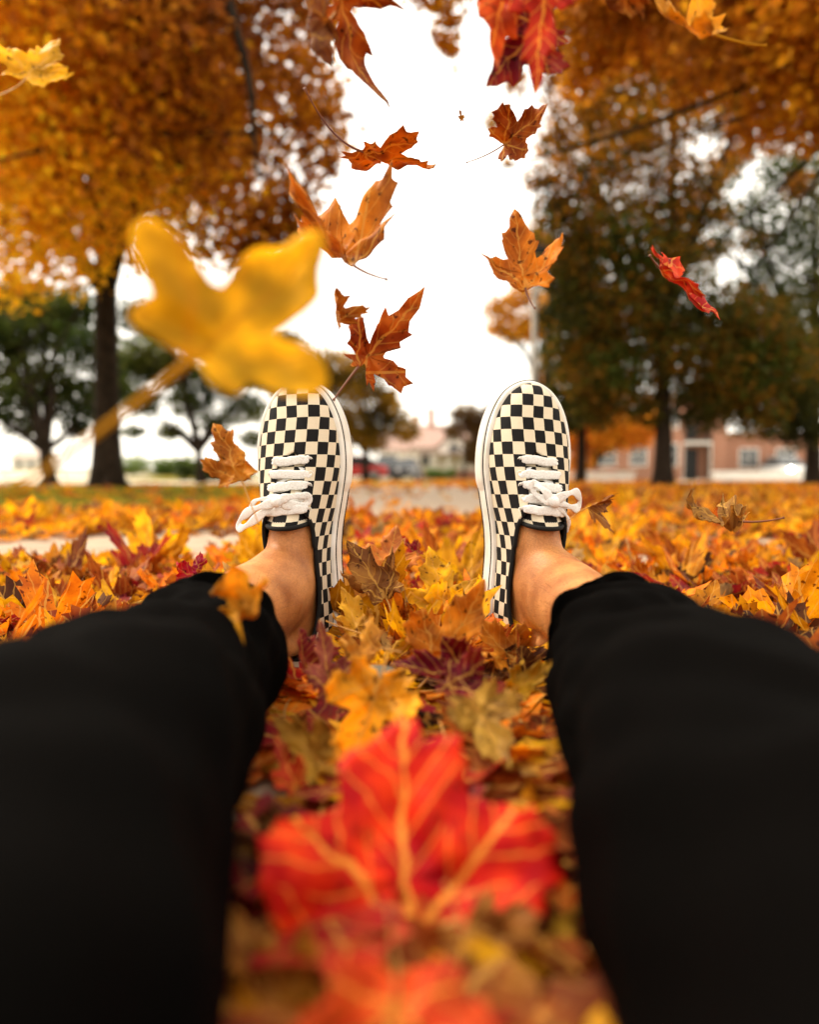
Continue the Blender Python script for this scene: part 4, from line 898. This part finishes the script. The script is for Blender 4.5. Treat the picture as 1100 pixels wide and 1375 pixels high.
hero('brownish red pointed leaf between the scarlet leaf and the orange cupped leaf', 698, 188, .66, 88, (.42, .11, .012), 'cupped', -70, 16, -30, 12, .7, .2, dark=True, group=FL)
hero('tiny torn leaf scrap alone in the open sky', 617, 170, .70, 14, (.55, .25, .02), 'oak', 20, 10, 20, 13, .1, .1, group=FL)
hero('orange brown upturned leaf in front of the street lamp head', 698, 360, .64, 128, (.66, .22, .012), 'cupped', 8, -28, -8, 14, .35, .1, dark=True, group=FL)
hero('narrow twisted red leaf in front of the dark tall tree', 908, 390, .66, 140, (.66, .06, .012), 'oak', -118, -38, 52, 15, .25, .1, dark=True, group=FL)
hero('pale golden leaf with a long yellow stem near the top right', 908, 58, .56, 108, (.80, .42, .03), 'cupped', 68, -35, 15, 16, .75, .1, stemr=.02, group=FL)
hero('small folded brown leaf at the outer edge of the right shoe', 800, 678, .66, 52, (.30, .10, .018), 'fold', -80, 15, 40, 17, .9, .1, group=FL)
hero('dry brown leaf skimming the ground right of the right shoe, seen edge on', 960, 703, .70, 140, (.40, .20, .04), 'thin', 75, -78, 0, 18, .4, .2, dark=True, group=FL)
hero('dull pinkish leaf edge in the air beside the rusty curled leaf', 422, 62, .5, 95, (.38, .16, .07), 'roll', 150, 5, 75, 19, .2, .1, group=FL)
hero('small rust leaf folded shut between the big yellow and the spiky rust leaf', 452, 418, .60, 52, (.50, .17, .015), 'fold', 20, 10, 50, 20, .7, .1, dark=True, group=FL)
hero('yellow leaf half shrivelled on the left trouser cuff with its long stem hanging down', 326, 806, .43, 145, (.85, .42, .02), 'roll', 35, -15, -40, 21, 1.6, .4, stemr=.03)
# on the ground between and beside the legs
hero('large bright red maple leaf with orange veins in the foreground', 545, 1128, .335, 385, (.80, .014, .004), 'full', 2, -42, 0, 22, .62, -.3, mat_=M_leaf_red, sub=4, rings=12, stemr=.016)
hero('blurred red and orange leaf nearest the bottom edge of the photo', 530, 1500, .225, 300, (.80, .06, .010), 'full', 175, -52, 8, 23, .5, .1, mat_=M_leaf_red)
hero('brown and orange blurred leaf right of the nearest red leaf', 668, 1330, .235, 200, (.34, .12, .02), 'cupped', -150, -60, 0, 24, .4, .1)
hero('red brown leaf pressed against the right trouser leg', 745, 1168, .31, 118, (.42, .07, .02), 'roll', -30, -20, 28, 25, .3, .1)
hero('blurred yellow leaf on the bare concrete at the lower right', 745, 1300, .26, 110, (.62, .38, .02), 'oak', -40, -55, 0, 26, .3, .1)
hero('bright orange leaf just above the large red leaf', 497, 978, .42, 150, (.72, .30, .012), 'maple2', 15, -40, 6, 27, .4, .1) if False else None
hero('bright orange yellow leaf lying just above the large red leaf', 492, 968, .43, 165, (.95, .46, .012), 'cupped', 160, -30, 6, 27, .4, .1)
hero('spotted yellow brown leaf left of the large red leaf', 408, 1010, .40, 110, (.50, .26, .03), 'cupped', 60, -35, -20, 28, .3, .1)
hero('purple pink pointed leaf standing beside the left trouser leg', 438, 898, .50, 100, (.40, .10, .06), 'oak', 8, -20, 10, 29, .35, .1, dark=True)
hero('dark crimson leaf pile piece in the middle between the legs', 590, 905, .50, 130, (.20, .008, .010), 'curl', 80, -50, 10, 30, .3, .1, dark=True)
hero('deep red crumpled leaf beneath the crimson leaf', 640, 935, .46, 120, (.24, .014, .010), 'cupped', -110, -55, 0, 31, .3, .1, dark=True)
hero('orange leaf standing up between the shoe heels, spotted brown', 612, 858, .56, 150, (.66, .24, .014), 'cupped', -30, -24, -12, 32, .35, .1)
hero('clean bright yellow leaf lying open behind the middle of the leaf pile', 592, 792, .80, 122, (.86, .50, .012), 'flat', 10, -38, 6, 33, .3, .1)
hero('dried brown leaf curled beside the left shoe heel', 500, 775, .70, 125, (.36, .15, .03), 'curl', 40, -40, -20, 34, .3, .1)
hero('pinkish orange leaf behind the bright yellow leaf', 525, 742, .84, 80, (.66, .24, .05), 'flat', -10, -35, 0, 35, .3, .1)
hero('single dark red leaf blade standing on the pile between the shoes', 551, 735, .95, 42, (.42, .012, .012), 'oak', 40, -20, 30, 36, .3, .1)
hero('crimson leaf lying just above the left trouser cuff', 252, 771, .78, 62, (.50, .015, .03), 'roll', 80, -45, 0, 37, .3, .1)
hero('brown orange leaf leaning on the right shoe heel', 800 - 40, 905, .52, 70, (.5, .22, .02), 'cupped', 120, -40, -10, 38, .3, .1) if False else None
hero('orange leaf leaning on the heel of the right shoe', 672, 868, .60, 92, (.60, .22, .015), 'cupped', 40, -28, 10, 39, .3, .1)
hero('yellow green spotted leaf beside the right trouser leg', 712, 918, .50, 88, (.62, .36, .02), 'curl', -60, -35, 0, 40, .3, .1)
hero('brown yellow mottled leaf above the right side of the large red leaf', 655, 985, .41, 135, (.44, .24, .035), 'cupped', 200, -45, 0, 41, .3, .1)
hero('dull red leaf at the heel of the left shoe', 405, 880, .54, 65, (.36, .05, .03), 'fold', 0, -20, 40, 42, .3, .1)
hero('golden leaf with upturned edges between the shoe heels', 475, 832, .64, 90, (.60, .30, .02), 'curl', 20, -40, 0, 43, .3, .1)
hero('yellow brown leaf with a pale curled edge above the grey stone', 480, 885, .52, 110, (.62, .28, .03), 'roll', 85, -50, 0, 44, .3, .1)
hero('red leaf tucked under the orange leaf left of the large red leaf', 385, 1040, .37, 85, (.6, .02, .012), 'oak', 40, -35, -20, 45, .3, .1, mat_=M_leaf_red)
hero('ochre orange blurred leaf at the bottom edge against the left trouser leg', 350, 1340, .24, 190, (.50, .20, .02), 'cupped', 40, -58, 0, 46, .3, .1)
hero('brown leaf coloured darker for shade between the left trouser leg and the large red leaf', 340, 1150, .30, 130, (.13, .04, .012), 'curl', 100, -58, 0, 47, .3, .1, dark=True)  # deep shade beside the leg is put into this leaf's brown
# the grey stone
st = MB(); blob(st, px(505, 916, .49), .022, .016, .010); so_ = st.build('stone', plain('grey_stone', (.11, .09, .06), .8, noise=.2, scale=60, bump=.001), None, True); tag(so_, 'smooth grey stone among the leaves beside the purple pink leaf', 'stone')

# ---- litter
def inside_body(x, y):
    for s in (1, -1):
        if s * x > 0:
            pts = LEG[s]
            if y > .53:
                if .53 < y < .82 and .045 < abs(x) < .20 and y > .64: return True
                c = np.interp(y, [.53, .70], [.155, .13]); 
                if y < .72 and abs(abs(x) - c) < .048: return True
            else:
                c = np.interp(-y, [-p.y for p in pts], [abs(p.x) for p in pts]); w_ = np.interp(-y, [-.53, -.3, 0, .2], [.066, .076, .09, .11])
                if abs(abs(x) - c) < w_: return True
    return False
PALN = [('yellow', (.90, .44, .006), .25), ('golden', (.88, .34, .005), .27), ('orange', (.76, .20, .005), .20), ('rust brown', (.36, .085, .010), .14), ('tan', (.50, .30, .10), .05), ('red', (.42, .03, .014), .055), ('dark brown', (.12, .045, .014), .055)]
PW = np.array([p[2] for p in PALN]); PW /= PW.sum(); PWN = np.array([.14, .16, .26, .22, .02, .10, .10]); PC = np.array([p[1] for p in PALN])  # between the legs: darker, redder mix, deep shade put into the leaf colours
r = np.random.default_rng(99)
def bare(x, y):
    """bare patches where the walk shows: 0 covered .. 1 bare"""
    if abs(x) > 1.3: return 0
    b = 0
    for cx_, cy_, rx_, ry_ in ((-.95, 1.66, .50, .30), (-.6, 2.05, .45, .18), (.1, 5.0, 1.1, 1.6), (-.1, 7.8, 1.2, 2.2), (1.05, 3.6, .25, .5), (0, 3.4, .5, .35), (.1, 10, 1.2, 2.5)):
        b = max(b, 1.35 - math.hypot((x - cx_) / rx_, (y - cy_) / ry_))
    return min(max(b * 2.2, 0), 1) * .985
variants = []
shp = ['flat', 'cupped', 'curl', 'roll', 'fold', 'spiky', 'cupped', 'flat', 'flat', 'curl', 'cupped', 'flat', 'roll', 'spiky', 'thin', 'cupped', 'curl', 'flat']
for i, sname in enumerate(shp): variants.append(leaf_arrays(sub=1, rings=2, seed=200 + i, **SHAPES[sname]))
near = []
def spot(x, y, size, zadd, tilt):
    yaw = r.uniform(0, 6.28); ta = r.uniform(0, 6.28); tl = abs(r.normal(0, tilt))
    Rm = Matrix.Rotation(tl, 3, Vector((math.cos(ta), math.sin(ta), 0))) @ Matrix.Rotation(yaw, 3, 'Z')
    return (x, y, zadd, size, Rm, int(r.integers(len(variants))), int(r.choice(len(PALN), p=(PWN if y < .62 and abs(x) < .17 else PW))))
def fill(n, y0, y1, half, size, pile, tilt, keep_bare=True):
    out = []
    for _ in range(n):
        y = math.sqrt(r.uniform(y0 * y0, y1 * y1)) if y1 > 2 else r.uniform(y0, y1); x = r.uniform(-1, 1) * (half(y) if callable(half) else half)
        if inside_body(x, y): continue
        if keep_bare and r.uniform() < bare(x, y): continue
        out.append(spot(x, y, size * r.uniform(.5, 1.4), .010 + pile * r.uniform(0, 1), tilt))
    return out
near += fill(290, .08, .60, .17, .105, .006, .10)
near += fill(200, .55, .95, .17, .080, .018, .28)
near += [l for l in fill(900, .22, .75, lambda y: .25 + .65 * y, .078, .024, .27) if abs(l[0]) > .17]
near += fill(1150, .60, 1.35, lambda y: .25 + .65 * y, .078, .024, .27)
near += fill(1900, 1.3, 3.0, lambda y: .2 + .68 * y, .085, .022, .24)
def big(l): x, y = l[0], l[1]; return l[3] / max(y, .15) * (1 if (abs(x) < .62 * y + .02) else 0) * (1 if y > .2 else .5)
near.sort(key=big, reverse=True)
sel, rest = near[:268], near[268:]
def region(x, y):
    if abs(x) < .1 and y < .5: return 'in the pile between the trouser legs'
    if abs(x) < .13 and y < .9: return 'in the pile between the two shoes'
    if y > 1.0 and abs(x) < .35: return 'on the walk beyond the shoes'
    return ('on the ground left of the left shoe' if x < 0 else 'on the ground right of the right shoe')
vm = []; ADJ = {'flat': 'open', 'cupped': 'cupped', 'curl': 'curled', 'roll': 'rolled up', 'fold': 'folded', 'spiky': 'deeply lobed', 'thin': 'shrivelled'}
for i, sname in enumerate(shp):
    V, F, UV = leaf_arrays(sub=1, rings=3, seed=200 + i, **SHAPES[sname]); me = to_mesh('leaf', V, F, UV)
    me.polygons.foreach_set('use_smooth', np.ones(len(me.polygons), bool)); me.materials.append(M_leaf_obj)
    sm2 = MB(); sm2.tube(stem_pts(V, i, .55, .15), [.012 - .0007 * k for k in range(9)], 5); sme = sm2.mesh('stem'); sme.materials.append(M_stem)
    vm.append((me, sme))
LB = {}
for (x, y, z, size, Rm, vi, ci) in sel:
    o = bpy.data.objects.new('fallen_leaf', vm[vi][0]); COL.objects.link(o)
    o.matrix_world = Matrix.LocRotScale(Vector((x, y, z + .004)), Rm, (size, size, size * (.3 if y < .6 and abs(x) < .17 else 1)))
    bf = r.uniform(.5, 1.15); c = np.array(PC[ci]) * bf; o.color = (*c, 1)
    rg = region(x, y); ad = ('large ' if size > .092 else 'small ' if size < .068 else '') + ('bright ' if bf > .98 else 'dull ' if bf < .68 else '') + ADJ[shp[vi]]; tag(o, f'{ad} {PALN[ci][0]} fallen leaf {rg}', 'leaf', f'{ad} {PALN[ci][0]} fallen leaves {rg}')
    s_ = bpy.data.objects.new('stem', vm[vi][1]); COL.objects.link(s_); s_.parent = o
    LB.setdefault(o['label'], []).append((y, o))
for k, v in LB.items():     # two or three alike: told apart by how near they lie
    if len(v) in (2, 3):
        for wd_, (yy, o) in zip(('nearer', 'farther') if len(v) == 2 else ('nearest', 'middle', 'farthest'), sorted(v, key=lambda q: q[0])): o['label'] = wd_ + ' ' + k.replace(' in the pile', '').replace(' on the ground', '') if len(k.split()) > 15 else wd_ + ' ' + k
def scatter(name, items, vs, label):
    VV = []; LL = []; SS = []; CC = []; UU = []; off = 0
    cache = [(v[0], np.array([i for f in v[1] for i in f]), np.array([len(f) for f in v[1]]), v[2]) for v in vs]
    for (x, y, z, size, Rm, vi, ci) in items:
        V, L, S_, U = cache[vi % len(cache)]; M = np.array(Rm) * size
        if y < .6 and abs(x) < .17: V = V * (1, 1, .3)
        P = V @ M.T + np.array((x, y, z + float(ground_h(x, y)))); VV.append(P); LL.append(L + off); SS.append(S_); off += len(V); UU.append(U)
        CC.append(np.tile(np.append(PC[ci] * r.uniform(.45, 1.15), 1), (len(V), 1)))
    me = big_mesh(name, np.concatenate(VV), np.concatenate(LL), np.concatenate(SS), np.concatenate(CC), np.concatenate(UU))
    o = put(name, me, M_leaf_attr, None, True); tag(o, label, 'leaf litter', kind='stuff'); return o
scatter('leaf_litter', rest, variants, 'thick litter of yellow and orange maple leaves around the legs')
low = [leaf_arrays(sub=1, rings=1, seed=300 + i, **{**SHAPES[sname], 'kind': 'coarse'}) for i, sname in enumerate(shp)]
mid = [l for l in fill(13500, 3.0, 9.0, lambda y: .3 + .68 * y, .10, .014, .16) if not (l[0] < -1.3 and l[1] > 3.0 and r.uniform() < min(.96, (l[1] - 2.8) * .8))]
scatter('leaf_litter', mid, low, 'leaf litter on the walk and lawn in the middle distance')
tiny = [leaf_arrays(sub=1, rings=1, seed=400 + i, **{**SHAPES[sname], 'kind': 'blob'}) for i, sname in enumerate(shp)]
def fill_far(n):
    out = []
    while len(out) < n:
        y = math.sqrt(r.uniform(81, 33 ** 2)); x = r.uniform(-1, 1) * (.5 + .66 * y)
        if x < -4.6 and y > 17: continue
        if x > 9.5 and 23 < y < 42: continue
        if x < 1 and r.uniform() < .92: continue
        out.append(spot(x, y, .12 * r.uniform(.7, 1.3), .012 + .012 * r.uniform(), .16))
    return out
scatter('leaf_litter', fill_far(24000), tiny, 'thinner leaf litter on the far lawn under the trees')
# twigs and grass in the lawn
n = 60000; gy = np.sqrt(r.uniform(2.0 ** 2, 17 ** 2, n)); gx = r.uniform(-1, 1, n) * (.4 + .66 * gy); ok = np.abs(gx) > 1.33; gx, gy = gx[ok], gy[ok]; n = len(gx)
h = r.uniform(.03, .07, n); a = r.uniform(0, 6.28, n); wd = .004
V = np.stack([np.stack([gx - np.cos(a) * wd, gy - np.sin(a) * wd, np.zeros(n)], 1), np.stack([gx + np.cos(a) * wd, gy + np.sin(a) * wd, np.zeros(n)], 1), np.stack([gx + r.normal(0, .02, n), gy + r.normal(0, .02, n), h], 1)], 1).reshape(-1, 3)
gc = np.array([(.13, .15, .012), (.22, .21, .015), (.30, .25, .02)])[r.integers(3, size=n)]; gc = np.repeat(np.concatenate([gc, np.ones((n, 1))], 1), 3, 0)
g = put('grass', big_mesh('grass', V, np.arange(3 * n), np.full(n, 3), gc), M_crown, None, False); tag(g, 'olive lawn grass showing between the fallen leaves', 'grass', kind='stuff')
